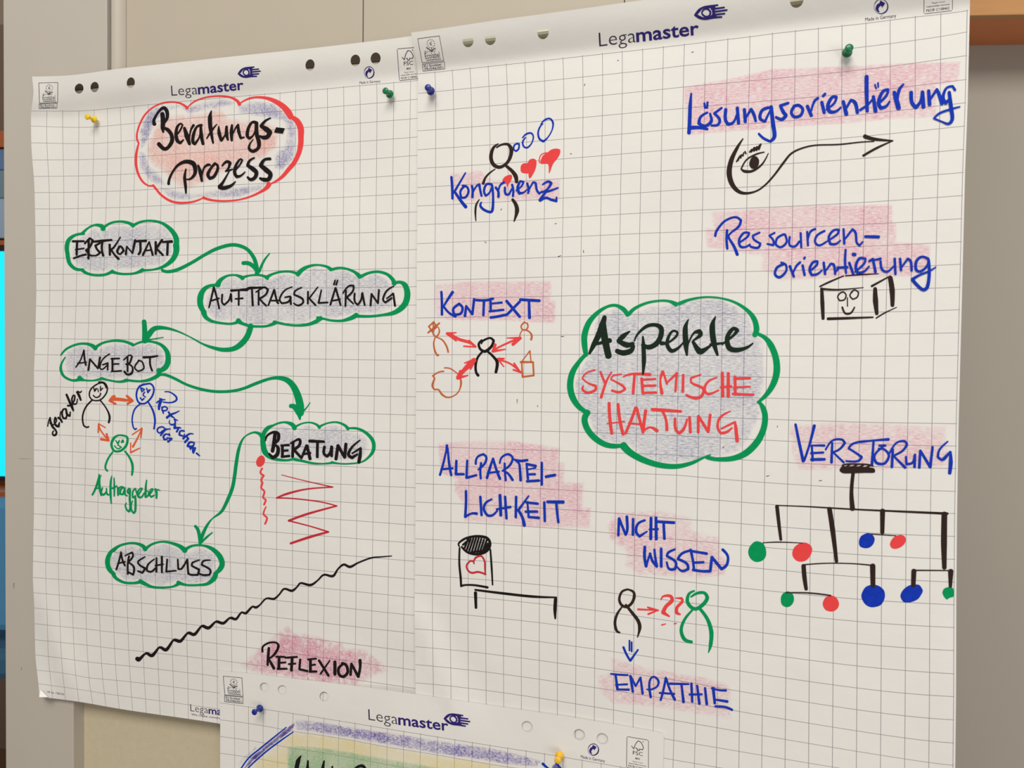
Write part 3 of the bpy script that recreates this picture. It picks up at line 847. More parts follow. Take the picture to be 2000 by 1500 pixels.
draw('L', 'lettering', 'green', (170, 915, 8.467), '''85,435,24 135,340,26 190,180,34 200,100,22; 235,110,10 205,170,26 205,300,34 235,440,30; 125,335,20 210,318,20; 255,315,18 235,400,22 270,435,28 315,390,24 320,325,16; 315,390,24 340,430,26 370,430,16;
410,120,14 390,220,26 385,400,28 400,575,20; 445,155,16 450,300,26 448,455,20; 410,330,20 460,310,22 495,280,12; 505,310,22 512,440,26; 515,370,18 540,310,20 590,305,22; 605,310,22 555,350,26 545,420,26 590,430,22 620,340,20; 620,320,24 625,420,26 660,450,22;
700,330,26 665,370,22 680,410,22 715,350,20; 712,345,26 705,500,30 715,640,30 695,710,28 655,680,24 632,610,20 650,570,14; 800,330,22 760,370,22 750,440,20 760,480,26 800,460,24; 795,450,24 800,560,30 795,700,28 770,735,26 735,690,24 728,610,18 752,530,12;
800,340,20 830,440,22 870,400,20 912,330,18 880,330,18 835,390,24 850,470,28 900,470,24 945,400,18; 985,190,16 970,300,26 965,470,28 1010,440,22 1010,380,16 980,370,16; 1010,450,18 1070,380,18 1090,335,16 1050,350,20 1030,420,24 1060,470,24 1110,440,20; 1130,340,30 1145,400,34 1145,490,24; 1130,370,22 1170,350,20 1208,368,10''', label='green word Auftraggeber', k=1.25)

FF = (0, 1000, 4.0)
c = draw('L', 'cloud_outline', 'green', FF, '''888,300,22 930,265,16 1000,245,14 1060,245,16 1110,262,22 1135,290,30; 1140,285,18 1190,250,14 1260,232,12 1330,240,16 1400,265,24 1445,300,34;
1450,290,20 1510,262,14 1590,262,14 1660,290,26 1715,345,34 1735,405,34 1715,450,30 1680,478,20; 1685,480,30 1670,520,32 1620,560,20 1550,570,14 1460,570,14 1390,550,24;
1400,555,24 1350,582,12 1270,590,14 1190,585,16 1130,560,24 1095,540,28; 1100,545,20 1040,555,16 970,550,16 910,520,20 885,485,26; 890,485,24 850,440,30 840,380,32 860,320,24 905,275,12''',
         label='green scalloped outline around Abschluss')
wax('L', 'blue', FF, '900,300 1000,255 1100,270 1150,290 1280,240 1420,290 1470,310 1560,265 1680,330 1690,450 1660,540 1500,565 1380,540 1250,585 1110,540 980,540 890,470 860,380', c, edge=5)
draw('L', 'lettering', 'black', FF, '''945,312,10 930,380 908,450; 945,318,13 955,370 975,418?; 922,402,9 975,388; 1008,345,13 998,400 998,485; 975,342,8 1032,315 1036,350 998,395; 1000,392,10 1045,430,14 1040,490 1000,468;
1132,350,9 1080,385,12 1088,412 1135,440,14 1112,475 1078,462; 1205,368,8 1155,412,12 1148,458 1180,466 1215,438; 1222,358,11 1222,468; 1264,348,14 1264,472; 1212,418,9 1272,408;
1306,370,11 1298,465,12 1375,458,10; 1388,370,11 1392,445,12 1420,440 1462,372; 1462,372,14 1470,482; 1556,375,8 1505,395,12 1498,420 1555,450,14 1545,490 1490,490 1475,480; 1642,375,8 1590,382,11 1575,412 1640,450,13 1635,490 1590,492 1558,482'''.replace('?', ''),
     w=12, parent=c, label='black capitals ABSCHLUSS')
draw('L', 'wavy_line', 'black', FF, '''1072,1145,28 1085,1153,24 1130,1110,12 1150,1105,18 1190,1120,22 1240,1060,12 1260,1060,18 1300,1075,22 1350,1005,12 1370,1000,20 1410,1008,20 1460,950,12 1480,945,20 1520,955,20 1570,895,12 1590,892,20 1630,905,20
1680,860,12 1700,857,18 1745,868,18 1790,830,12 1810,828,18 1845,835,16 1885,785,11 1920,790,16 1970,740,12 2000,745,16 2030,725,10 2080,675,10 2140,678,14 2180,645,10 2220,600,12 2280,615,16 2320,585,10 2350,555,12 2425,570,16
2480,535,10 2530,490,12 2600,500,16 2640,445,10 2685,410,14 2735,428,16 2800,395,10 2900,358,10 2980,350,8 3060,343,6''', label='black wavy line rising to the right')
FG = (400, 1050, 4.0)
c = draw('L', 'lettering', 'black', FG, '''450,890,14 455,850,12 500,822,12 555,820,12 575,850,16 545,910,16 500,945,10 520,985,18 540,1022,18; 500,862,16 494,940,18 490,995,14;
558,930,13 625,932; 580,935,18 578,1022; 582,978,12 630,975; 568,1026,13 640,1024; 630,938,13 720,932; 682,940,18 676,1038; 655,988,12 708,984; 745,952,14 738,1028,14 802,1042,14;
805,952,12 870,945; 825,952,18 824,1040; 822,998,12 862,992; 818,1046,14 872,1046; 892,960,16 966,1078; 976,960,9 905,1062,12; 1016,970,20 1016,1068; 1082,985,14 1045,1022,18 1050,1070 1085,1085 1116,1050 1105,998 1072,982;
1138,1072,16 1145,985,16 1198,1086,18 1212,1020,16 1212,958,20''', label='black capitals REFLEXION')
wax('L', 'rose', FG, '270,990 400,870 500,790 650,672 700,740 780,740 900,770 1000,800 1080,800 1100,860 1250,860 1400,970 1450,1040 1300,1100 1200,1170 1000,1160 800,1130 600,1100 330,1060', c, edge=14, rag=0.9, label='rose crayon patch')

# ------------------------------------------------------------------ right sheet: drawing
FH = (820, 200, 5.0)
draw('R', 'stick_figure', 'brown', FH, '''750,440,12 800,412,16 860,410,22 893,460,32 880,540,26 840,600,22 780,632,26 725,612,30 697,560,30 697,500,28 720,440,22 765,405,10; 735,650,8 680,690,14 640,735,16 618,792,22;
845,622,22 900,670,28 935,720,34 944,776,26; 580,948,8 550,1000,16 542,1070,16 547,1155,8; 905,948,22 938,1000,30 948,1060,34 920,1160,10''', label='thick brownish-black stick figure')
draw('R', 'thought_bubble', 'blue', FH, '965,402,10 925,415,14 916,455 940,475 965,450 968,405 945,400', label='smallest blue thought bubble')
draw('R', 'thought_bubble', 'blue', FH, '1002,345,10 1040,308,14 1088,300,14 1108,340,12 1090,400,10 1050,440,14 1015,430,14 1004,385,14 1032,342,10', label='middle blue thought bubble')
draw('R', 'thought_bubble', 'blue', FH, '1180,215,8 1220,170,14 1270,158,14 1300,200,16 1290,270,10 1250,340,10 1205,380,18 1165,350,16 1155,290,14 1175,235,12 1202,208,8', label='largest blue thought bubble')
draw('R', 'heart', 'red', FH, '', fills='985,620 1010,595 1050,590 1070,560 1105,548 1135,565 1138,610 1125,660 1105,700 1080,738 1065,735 1060,692 1010,690 985,670', label='middle filled red heart')
draw('R', 'heart', 'red', FH, '1170,590,8 1165,560 1185,510 1240,490', fills='1175,580 1200,520 1240,494 1280,462 1330,450 1370,460 1368,500 1340,550 1300,600 1270,680 1258,692 1255,610 1230,598 1185,600', label='largest filled red heart, furthest right')
c = draw('R', 'heading_lettering', 'blue', FH, '''308,728,20 315,830 318,938; 445,688,12 385,790,16 332,880,18; 345,880,20 400,960,24 448,1020,28; 432,820,18 396,868 405,930 450,922 475,870 460,825 418,812;
508,815,20 515,860 512,925; 515,885,12 550,820,14 580,800,20 590,860,18 602,912,18; 700,800,20 650,800,18 626,860,18 642,910,18 680,880,14 708,810,14; 705,810,20 715,920,18 710,1040,22 690,1070,20 630,1050,20 592,1012,20 600,975,12;
740,830,20 766,870 766,922; 765,880,12 782,812,14 822,780,20; 830,830,18 836,890,20 870,898,16 900,840,14; 900,802,18 912,855,18 908,915,18; 940,860,12 990,820,14 1012,775,16 980,768,16 955,830,22 970,885,24 1010,880,14 1045,850,10;
1048,790,18 1062,850,20 1055,885,16; 1062,855,12 1105,778,14 1130,790,20 1140,850,18 1165,888,18 1195,868,12; 1200,800,14 1250,772,18 1282,788,22 1250,840,16 1195,878,12; 1200,872,18 1260,865,18 1350,832,12;
1240,870,12 1205,905,18 1172,955,24 1230,930,18 1280,948,20 1332,962,20 1335,925,12''', label='blue heading Kongruenz')
draw('R', 'heart', 'red', FH, '', fills='805,760 830,725 880,705 900,715 895,750 875,785 850,825 845,792 812,792', label='smallest red heart, over the r of Kongruenz', base=0.00046)
wax('R', 'palepink', FH, '285,690 440,670 600,655 660,720 720,750 1000,745 1380,740 1380,960 1000,965 700,970 310,975', c, edge=5, rag=0.4)

FI = (820, 500, 5.0)
c = draw('R', 'heading_lettering', 'blue', FI, '''210,350,20 215,450 215,572; 320,352,24 262,440,18 225,502,14; 230,488,18 282,552 348,590,22; 378,470,20 326,518 338,572 400,560 416,505 382,465; 440,586,22 452,488,18 512,568,20 530,420,20;
550,430,20 640,432 715,415; 626,430,20 620,578; 690,442,20 692,540; 690,465,14 800,454,18; 680,540,18 816,525; 690,600,20 760,590 852,570; 846,438,22 975,592; 975,445,20 850,572; 980,425,22 1168,436; 1065,440,20 1070,602,24''', label='blue capitals KONTEXT')
wax('R', 'pink', FI, '140,270 450,240 900,240 1290,235 1288,425 1338,430 1325,660 1150,655 800,640 300,635 150,610 130,440', c, edge=4, rag=0.5)
draw('R', 'doodle_figure', 'ochre', FI, '''85,690,12 135,642 165,692 115,735 90,690; 190,655,14 80,748; 130,660,12 132,740,9; 178,690,8 190,740,12 165,785 135,770 125,730; 150,795,9 135,850,12 145,920,14 170,970 182,965;
160,792,9 220,820,12 260,880,14 276,937''', label='burnt orange figure with a square hat')
draw('R', 'doodle_figure', 'ochre', FI, '1050,660,8 1020,645,12 990,682,12 1000,715 1035,720 1055,690 1048,655; 1002,720,9 980,760,9 975,800; 1030,720,12 1070,740,12 1092,775,16 1086,816', label='small burnt orange figure')
draw('R', 'doodle_house', 'ochre', FI, '990,1035,8 1075,925,10 1086,1040,10; 985,1035,18 1105,1035,14 1112,1165,14 1002,1180,14 995,1045,12', label='burnt orange house with a pointed roof')
draw('R', 'doodle_cloud', 'ochre', FI, '232,1125,12 180,1135,10 125,1170,12 142,1195,14 122,1260,16 140,1300,12 182,1305,12 215,1350,16 270,1380,12 340,1360,9 385,1310,10 402,1240,16 392,1190,14; 240,1092,10 300,1100,10 372,1152,9',
     label='burnt orange cloud shape')
draw('R', 'stick_figure', 'black', FI, '''605,820,14 575,860,20 592,910,20 640,930,24 700,880,22 720,825,20 682,800,16 620,825,16 600,855,12; 615,930,16 565,990,18 545,1060,20 548,1130,20 570,1166,22; 660,930,18 720,985,20 755,1040,26 742,1135,22''',
     label='bold black stick figure in the middle of the red arrows')
for k, (s_, lb) in enumerate([('300,765,28 380,812,24 490,845,24 540,885,14; 262,755,18 355,748,9; 265,758,18 355,828,12; 480,822,12 545,885,16; 428,880,12 545,887,12', 'upper left red double arrow'),
               ('980,800,16 900,830,16 760,895,14 720,925,12; 850,800,8 985,800,20; 980,802,22 908,862,26; 735,865,24 715,930,22; 710,930,22 835,910,9', 'upper right red double arrow'),
               ('760,1010,14 880,1050,14 980,1130,16; 765,1005,22 822,1002,14; 765,1008,16 820,1080,9; 920,1048,16 978,1130,14; 912,1110,14 985,1135,14', 'lower right red double arrow'),
               ('530,1015,36 490,1055,46 430,1115,32 375,1180,30; 435,1045,9 540,1010,22; 495,1102,14 540,1015,20; 368,1190,28 470,1165,9; 365,1185,20 395,1118,14', 'lower left fat red double arrow')]):
    draw('R', 'double_arrow', 'red', FI, s_, label=lb)

FJ = (1090, 570, 25 / 6)
c = draw('R', 'cloud_outline', 'green', FJ, '''565,185,30 530,140,30 470,110,20 400,120,18 320,170,26 250,250,36 215,350,40 215,430,38 227,512,30; 230,505,24 170,570,28 115,660,38 98,760,42 115,850,42 165,930,36 240,985,26;
240,980,40 215,1040,40 240,1120,40 300,1190,40 380,1240,36 460,1255,32 540,1245,20; 530,1250,50 590,1310,44 700,1370,40 830,1410,36 960,1420,32 1080,1395,24 1180,1350,14 1240,1325,8;
1210,1345,26 1290,1362,26 1420,1355,34 1530,1310,42 1620,1220,44 1670,1120,40 1685,1020,38 1670,950,36 1640,900,20; 1625,900,16 1700,830,30 1755,740,40 1780,640,44 1770,530,42 1730,430,40 1680,370,26 1610,335,20;
1600,350,34 1615,300,38 1595,220,34 1540,150,24 1440,85,16 1320,50,12 1200,42,12 1080,60,16 985,95,24; 960,100,30 900,75,16 820,72,14 720,90,16 630,130,20 575,180,26''', label='large thick green scalloped cloud outline')
wax('R', 'blue', FJ, '320,190 480,120 580,180 760,110 960,90 1120,50 1320,50 1540,160 1590,320 1680,400 1680,760 1640,860 1650,1000 1580,1150 1480,1300 1280,1360 1100,1390 820,1400 640,1320 560,1250 380,1230 270,1150 240,1000 150,900 130,740 220,560 280,420 290,300', c, edge=6, grid=6)
draw('R', 'title_lettering', 'dark', FJ, '''378,205,30 360,270,46 330,350,42 290,430,36 255,500,18; 365,262,44 380,380,50 410,522,46; 310,425,18 422,395,34;
582,322,12 530,360,36 492,400,32 560,432,40 610,420,26; 612,440,26 590,480,36 530,496,40 478,480,32; 620,400,10 650,340,16 720,280,24 790,268,26 838,295,36 835,360,36 800,420,36 740,450,34 688,430,26; 690,365,14 695,450,30 698,560,32 690,670,14;
840,418,30 900,410,14 962,360,18 970,325,16 930,320,16 897,370,22 888,430,28 920,478,30 970,462,20 1022,408,10; 1060,225,8 1035,300,36 1040,420,42 1048,515,14; 1050,445,10 1100,340,14 1150,322,34 1158,350,30 1100,395,12;
1098,405,22 1150,482,46 1190,472,30 1255,425,12; 1282,200,8 1255,280,40 1265,400,42 1297,512,18; 1240,430,22 1350,415,14; 1335,425,14 1420,360,18 1460,312,26 1420,302,26 1377,370,32 1390,452,38 1450,473,34 1530,455,22 1585,418,10''',
     parent=c, label='blackish green brush lettering Aspekte', k=1.15)
draw('R', 'title_lettering', 'red', FJ, '''300,635,12 230,660 197,702 240,740 305,765,20 300,800 240,820,20 200,795,18 205,765,12; 345,652,18 380,740; 435,652,12 392,730,16 350,858,22; 515,670,12 450,682 430,712 520,760,18 545,790 500,815 438,803;
530,690,10 600,668,18 748,672,24; 622,680,20 610,825,22; 680,705,22 690,825; 680,715,16 792,708,16; 680,765,18 792,762; 690,822,18 798,818; 852,650,26 832,720,14 845,825,26; 855,650,16 885,748; 882,742,14 968,660,16; 965,660,18 955,808;
1018,675,20 1015,812; 1162,672,10 1082,700,16 1090,742 1180,785,22 1170,842 1120,865,22 1045,840,18; 1292,695,10 1220,730,16 1192,790,20 1222,830,18 1305,800,12; 1336,660,24 1340,845,26; 1385,662,24 1385,848,26; 1320,775,12 1410,768,20;
1440,690,22 1442,832; 1440,705,18 1562,700,18; 1428,777,14 1562,770; 1422,830,18 1590,836,18''', parent=c, label='red capitals SYSTEMISCHE', k=1.08)
draw('R', 'title_lettering', 'red', FJ, '''415,905,24 420,1020 436,1152; 488,915,24 500,1030 528,1158; 400,1072,10 540,1055,12; 630,942,22 600,1030 548,1152,20; 640,945,22 665,1045 692,1142; 575,1068,14 700,1080;
712,965,24 695,1095 690,1138; 685,1140,18 745,1102,14 805,1130,28; 765,957,26 850,962 1000,972,20; 850,970,20 878,1040 885,1122,24; 952,1030,20 955,1110,22 985,1150 1025,1110 1050,1035,14; 1070,1020,22 1076,1142;
1140,1142,22 1142,1010,22 1222,1138,22 1238,1000,22; 1402,970,10 1320,1020,18 1298,1095,20 1325,1150 1375,1138 1415,1105,12; 1330,1112,14 1440,1058,16 1447,1110,26 1457,1212,28''', parent=c, label='red capitals HALTUNG', k=1.08)

FK = (1320, 120, 10 / 3)
c = draw('R', 'heading_lettering', 'blue', FK, '''100,208,10 93,290,20 90,380,20 85,465,20; 90,432,22 150,430,18 205,440,14; 205,332,12 162,360,14 150,402,18 190,420,16 230,390,18 222,340,12; 186,272,12 190,302; 206,266,12 203,302;
298,302,12 250,338,14 285,378,16 272,412,14 232,416,12; 325,312,18 322,375,18 340,408 375,395,14 396,345,10; 400,302,18 408,402,18; 446,312,18 452,392; 452,372,10 490,310,16 508,345,18 520,388,14;
602,300,16 560,320,16 548,368,18 580,390,14 612,322,10; 620,295,20 632,400,22 642,485,22 615,520,14 572,500,14 540,470,12; 732,270,14 680,288,16 700,328,20 718,350,18 690,376,18 652,362,14;
772,288,16 752,330 772,360 812,350 826,310 800,285 768,292; 856,290,18 882,352; 880,325,10 900,262,14 926,238,14; 950,265,18 966,332; 958,225,14 972,210; 980,312,10 1030,272,12 1046,230,14 1015,235,16 990,285,20 1002,325,20 1040,325,14 1075,298,10;
1090,260,18 1110,342,22; 1108,305,12 1140,250,14 1168,270,20 1182,332,18; 1242,98,22 1242,200,22 1246,322,18; 1200,315,14 1250,280,12 1280,245,10; 1286,228,18 1300,322,22; 1296,150,9 1304,175; 1316,138,9 1318,165;
1318,275,12 1370,222,14 1382,182,14 1345,198,16 1320,262,20 1335,302,20 1370,290,14 1392,258,9; 1422,200,20 1436,250,26 1450,302,26; 1440,275,12 1452,190,18 1482,148,10; 1532,200,20 1536,262,20 1562,298,20 1592,260,14 1602,200,12; 1606,198,20 1612,295,22;
1646,190,18 1652,280,20; 1650,255,12 1700,180,14 1716,220,20 1732,275,18; 1818,185,14 1802,160,12 1760,175,12 1740,230,18 1756,270,18 1786,240,12; 1780,200,18 1792,300,22 1800,372,20 1775,405,14 1730,390,9 1680,370,10 1720,335,12 1790,310,12 1850,294,7''',
         label='blue heading Lösungsorientierung', k=1.22)
wax('R', 'pink', FK, '45,165 480,80 620,45 1000,30 1400,10 1860,-5 1845,130 1700,160 1700,370 1400,380 1150,405 620,440 320,465 80,485 50,300', c, edge=4, rag=0.5, grid=6)
c = draw('R', 'face_profile_arrow', 'brown', FK, '''437,503,6 400,560,16 362,640,24 347,720,28 362,790,26 400,840,20 450,858,14 520,845,9 580,805,9 640,740,10 700,660,12 750,600,10 820,565,9 910,545,8 1060,540,8 1200,525,7 1290,520,6;
1230,487,22 1290,505,18 1412,516,8; 1412,516,6 1310,562,12 1220,613,12''', label='curved brownish-black line ending in an arrowhead')
draw('R', 'eye', 'brown', FK, '''575,590,8 520,605,12 460,640,10 425,700,10 450,715,20 500,712,16 560,670,12 602,598,6; 395,652,10 412,622; 405,645,9 418,612; 422,628,10 428,606; 436,615,10 442,594; 456,600,10 450,586; 480,590,10 494,572; 490,588,12 512,560;
508,582,12 528,555; 524,578,12 546,545; 540,572,12 553,538''', parent=c, fills=ell(510, 658, 31, 42, 15), label='drawn eye with short lashes', k=1.0)

FL = (1370, 380, 4.0)
c = draw('R', 'heading_lettering', 'blue', FL, '''108,322,16 120,280,16 180,208,14 260,176,14 308,200,16 290,250,16 228,300,12 212,332,14 252,400,18 280,468,20; 200,278,16 196,350 202,422; 300,372,12 358,330,14 372,300,14 330,300,14 295,350,16 302,402,16 340,410,14 380,388,10;
455,296,12 402,320,14 410,350,14 460,382,14 440,415,16 390,408,14 372,390,10; 572,298,12 530,320,12 562,358,14 560,395,14 515,385,12; 642,310,14 592,340 580,390 622,410 665,370 652,310; 690,330,14 688,392 728,405 765,365; 775,300,14 780,412;
826,290,14 832,397; 832,355,10 850,292,14 890,268; 962,283,14 902,320 888,370 920,396 975,368,12; 985,362,12 1060,310,14 1075,275,14 1030,280,14 995,330,16 1008,385,16 1050,385,14 1085,358,10; 1110,268,14 1116,382,16; 1118,350,12 1180,270,14 1205,300,16 1212,370,14 1235,397,14 1260,368,10;
1280,328,18 1385,330,20; 640,545,14 590,570,16 575,622,16 612,645,16 660,600,14 660,550,14 622,530,12; 690,558,16 722,640; 712,622,10 740,560,14 772,528; 790,552,16 806,628; 802,500,14 808,490; 842,600,12 900,550,14 906,520,14 870,530,16 845,580,16 862,627,16 905,620,14 942,590,10;
955,530,16 966,620; 965,602,10 1010,540,14 1035,550,16 1045,620,14; 1045,605,12 1070,580?; 1127,430,14 1122,520,16 1130,612,14; 1060,570,14 1140,566,16; 1155,532,16 1186,620; 1185,466,22 1200,468; 1200,602,12 1268,542,14 1282,500,14 1232,500,16 1206,560,18 1222,612,18 1270,600,14 1310,560,10;
1310,520,14 1340,502,16 1360,605,18; 1340,512,10 1400,500,16; 1400,520,14 1410,580,16 1450,602,14 1500,560,10; 1510,500,16 1516,620; 1552,500,16 1560,590; 1560,572,10 1612,500,14 1636,522,16 1642,592; 1772,500,16 1720,485,14 1680,520,18 1676,580,18 1710,600,16 1760,560,14 1775,505,12;
1775,512,18 1780,620,20 1765,720,22 1730,742,20 1680,700,20 1648,662,20 1700,630,14 1780,597,12 1832,565,7'''.replace('?', ''), label='blue heading Ressourcen-orientierung')
wax('R', 'pink', FL, '65,130 320,110 700,85 1100,75 1495,72 1497,212 1530,218 1530,362 1800,385 1790,500 1760,600 1620,650 1480,650 1000,660 620,680 580,640 460,590 470,490 200,440 40,420 20,250 90,260', c, edge=4, rag=0.5, grid=6)
c = draw('R', 'box_sketch', 'brown', FL, '''925,718,10 1000,682,12 1110,635,8; 1125,634,8 1250,625,10 1385,618,5; 1330,715,14 1390,682,12 1475,635,8; 955,738,14 1080,742,10 1265,726,5; 940,735,20 945,850,26 950,968,20; 988,970,18 1150,965,16 1340,958,10;
1357,735,24 1360,830,34 1370,930,22; 1475,650,30 1490,750,34 1492,865,24; 1365,965,8 1430,925,9 1525,880,5''', label='brownish-black sketch of an open box')
draw('R', 'smiling_face', 'brown', FL, '1092,763,9 1065,795 1080,828 1117,820 1130,785 1112,762 1092,765; 1182,755,9 1160,787 1182,817 1217,800 1227,762 1195,745 1168,767; 1140,805,7 1141,872; 1100,880,12 1118,922 1142,932 1172,920 1196,880,9', parent=c, label='smiling face with round eyes')

FM = (820, 840, 5.0)
c = draw('R', 'heading_lettering', 'blue', FM, '''264,150,22 262,215,22; 256,205,14 230,320,18 196,438; 272,180,16 285,320,20 306,440; 208,382,18 320,372; 356,300,20 352,430,22 430,430,18; 462,297,18 455,465,20 552,440,18;
545,330,18 560,265,16 620,235,18 650,270,18 630,330,18 570,385,14; 598,320,18 590,400 595,472; 715,275,16 680,380,22 655,468,20; 715,280,20 745,380 782,475,22; 668,418,16 772,405; 780,322,14 800,265,16 860,235,18 905,270,18 880,340,18 805,398,14; 828,325,18 830,400,18 838,490;
820,400,12 862,425,18 905,486,22; 905,275,12 940,300,16 970,330,18 978,400,20 984,490,22; 912,282,12 980,300,20 1050,292,20; 1042,330,16 1055,475,20; 1040,330,20 1132,350,20; 1042,385,12 1130,368?; 1070,432,18 1125,430; 1045,500,20 1165,492; 1190,318,20 1190,532; 1230,455,22 1320,438;
450,595,20 450,720 442,848; 442,848,18 500,815,16 556,815,22; 590,650,20 602,830; 702,675,14 642,712,18 625,772,20 660,830 710,830,18 756,785,14; 782,635,24 790,832; 832,650,20 846,862; 748,772,14 885,750,20; 940,650,20 936,850; 1062,642,12 962,780,20; 960,780,22 1000,850 1020,930,26;
1050,700,14 1062,850,18; 1038,705,18 1152,718,20; 1032,796,20 1145,795; 1060,848,18 1162,856,20; 1215,705,20 1220,888; 1245,700,22 1400,702,26; 1332,710,20 1340,800 1352,898'''.replace('?', ''), label='blue capitals ALLPARTEI-LICHKEIT')
wax('R', 'pink', FM, '170,120 550,95 900,95 1380,165 1362,300 1420,310 1412,500 1610,510 1600,742 1680,752 1665,970 1250,955 1000,950 700,920 430,900 400,700 330,600 340,480 200,430 180,250', c, edge=5, rag=0.6, grid=6)
hat = ''.join('%d,%d,%d %d,%d;' % (430 + 26 * k, 1168 + min(k, 4 - 0 if k < 4 else 4) * 6 - max(0, k - 6) * 6, 16, 470 + 26 * k, 1066 - min(k, 3) * 4 + max(0, k - 4) * 7) for k in range(8))
c = draw('R', 'jar_sketch', 'black', FM, '''385,1135,12 380,1105,14 440,1060,18 540,1037,20 640,1047,22 680,1085,22 680,1140,22 640,1190,20 560,1212,20 470,1195,18 408,1140,16; 388,1150,14 385,1300,16 398,1440,18 402,1525,16; 402,1522,18 450,1512,14 540,1515,16 662,1536,18;
688,1165,14 700,1330,16 710,1510,12;''' + hat + '420,1120,16 480,1070,16; 500,1190,14 640,1180,18; 640,1170,18 665,1110,20; 610,1190,14 650,1120,18', label='black sketched jar with a scribbled lid')
draw('R', 'table_sketch', 'black', FM, '540,1560,16 820,1595,20 1100,1625,20 1335,1633,12; 543,1588,26 548,1735,20; 1325,1648,26 1320,1750,28 1322,1840,14', label='black sketched table')
draw('R', 'heart', 'dimred', FM, '530,1305,10 520,1282,14 490,1280 456,1322 470,1370 510,1394,16 570,1385 642,1408,14; 526,1280,12 550,1242,16 600,1230,14 632,1282,14 636,1350 638,1412,10', parent=c, label='red heart outline on the jar')

FO = (1440, 810, 4.0)
c = draw('R', 'heading_lettering', 'blue', FO, '''455,75,16 480,200,18 515,362,20; 602,85,20 562,240,14 522,358,16; 582,245,14 590,358,16; 568,240,10 680,240,16; 575,300,14 672,295; 578,350,18 682,348; 742,220,14 736,372,18; 690,272,12 742,202,12 812,192,14 840,220,16 800,268,14 748,292,12 832,372,14;
965,208,12 900,228,14 870,262,14 930,300,14 972,330,16 940,362,14 850,362,12; 955,212,16 1070,200,12 1182,192,18; 1065,205,14 1052,385,18; 1112,270,14 1072,320 1088,375,18 1150,380,16 1185,320 1152,272,14 1105,266; 1108,242,12 1152,238,14; 1125,252,10 1162,240;
1215,270,16 1208,408,18; 1188,302,12 1240,222,12 1302,205,14 1326,232,16 1290,282,14 1220,320,12 1312,412,18; 1318,328,14 1322,385,16 1370,372,14 1385,315; 1390,310,14 1385,408,18; 1422,412,18 1430,280,16 1508,408,18 1526,252,16; 1645,208,9 1582,270,14 1568,330,16 1610,350,16 1660,292,12;
1602,348,12 1665,290,16 1668,370,26 1660,455,22''', label='blue capitals VERSTÖRUNG')
wax('R', 'palepink', FO, '400,70 900,50 1640,80 1640,240 1655,400 1100,440 470,440 420,300 400,180', c, edge=8, rag=0.8, grid=6)
mob = draw('R', 'mobile_sketch', 'brown', FO, '''820,395,10 860,385 1010,388 1060,400; 905,455,22 892,600,24 900,735,32; 310,708,7 600,720,8 900,738,10 1200,752,12 1642,772,16; 310,715,24 325,850,22 340,975,18; 720,735,30 745,900,32 775,1145,22; 1135,750,32 1133,920,26; 1618,775,36 1615,1000,38 1618,1195,28;
200,1000,6 330,995,8 510,1002,5; 515,1172,8 700,1160,7 900,1163,7 1070,1178,9; 1045,932,7 1240,945,6; 1370,1215,9 1680,1217,7; 518,1180,28 525,1270,28 538,1362,22; 1058,1180,34 1060,1335,30; 1380,1220,32 1375,1335,28; 1668,1222,34 1665,1342,20; 380,1390,7 560,1392,9 730,1412,9;
850,412,12 880,386; 900,412,12 935,388; 950,414,12 985,392; 1000,418,12 1035,396''', fills='800,425 822,400 860,404 900,402 1000,408 1060,415 1076,430 1070,452 1000,454 900,457 830,457 803,442', label='brownish-black sketched mobile hanging from a ceiling hook')
FP_ = (1500, 1125, 4.0)
for f, col, fr, lb in [(ell(157, 1070, 71, 81, 0, seed=1), 'green', FO, 'largest green ball of the mobile, at its left end'), (ell(507, 1072, 82, 70, -40, seed=2), 'red', FO, 'largest red ball of the mobile'),
                       (ell(1011, 985, 66, 55, -38, seed=3), 'blue', FO, 'small blue ball beside a small red ball'), (ell(1256, 992, 68, 48, -35, seed=4), 'red', FO, 'small red ball beside the small blue ball'),
                       (ell(151, 181, 52, 61, 15, seed=5), 'green', FP_, 'dark green ball low on the left of the mobile'), (ell(491, 216, 63, 63, 0, seed=6), 'red', FP_, 'lowest red ball'),
                       (ell(822, 155, 93, 90, 0, seed=7), 'blue', FP_, 'largest round blue ball'), (ell(1121, 136, 92, 64, -30, seed=8), 'blue', FP_, 'oval blue ball with a white streak'),
                       ('1362,130 1375,100 1410,86 1445,95 1454,130 1450,160 1420,170 1398,185 1375,162;', 'green', FP_, 'green ball cut off by the sheet edge')]:
    draw('R', 'ball', col, fr, '', fills=f, parent=mob, label=lb)

FQ = (1150, 980, 50 / 9)
c = draw('R', 'heading_lettering', 'blue', FQ, '''320,365,22 328,180,24 400,358,22 418,300,24 412,160,26; 480,185,22 478,358,24; 608,200,20 532,240,22 512,320,26 550,375,24 632,322,14; 675,175,26 672,402,28; 728,172,26 732,405,28; 655,300,14 750,295,20; 745,215,24 925,226,26; 812,230,24 820,402,24;
608,488,26 605,600,26 622,700,26; 625,695,20 645,620,18 668,560,20; 664,560,22 690,640,24 738,703,22; 712,518,20 722,610,22 740,700,22; 785,508,24 785,702,26; 935,515,18 866,548,22 848,590,22 940,650,24 935,728,24 872,728,22 846,655,18; 1100,528,20 1012,560,22 965,620,22 1060,668,24 1078,728,24 1010,750,22 955,702,14;
1105,520,24 1130,640,22 1142,742,22; 1100,532,22 1180,545,22 1280,562,24; 1130,660,22 1245,656,20; 1130,738,24 1220,752,22 1312,752,26; 1318,752,24 1335,600,26 1440,728,26 1498,680,24 1508,590,22 1452,518,24'''.replace('?', ''), label='blue capitals NICHT WISSEN')
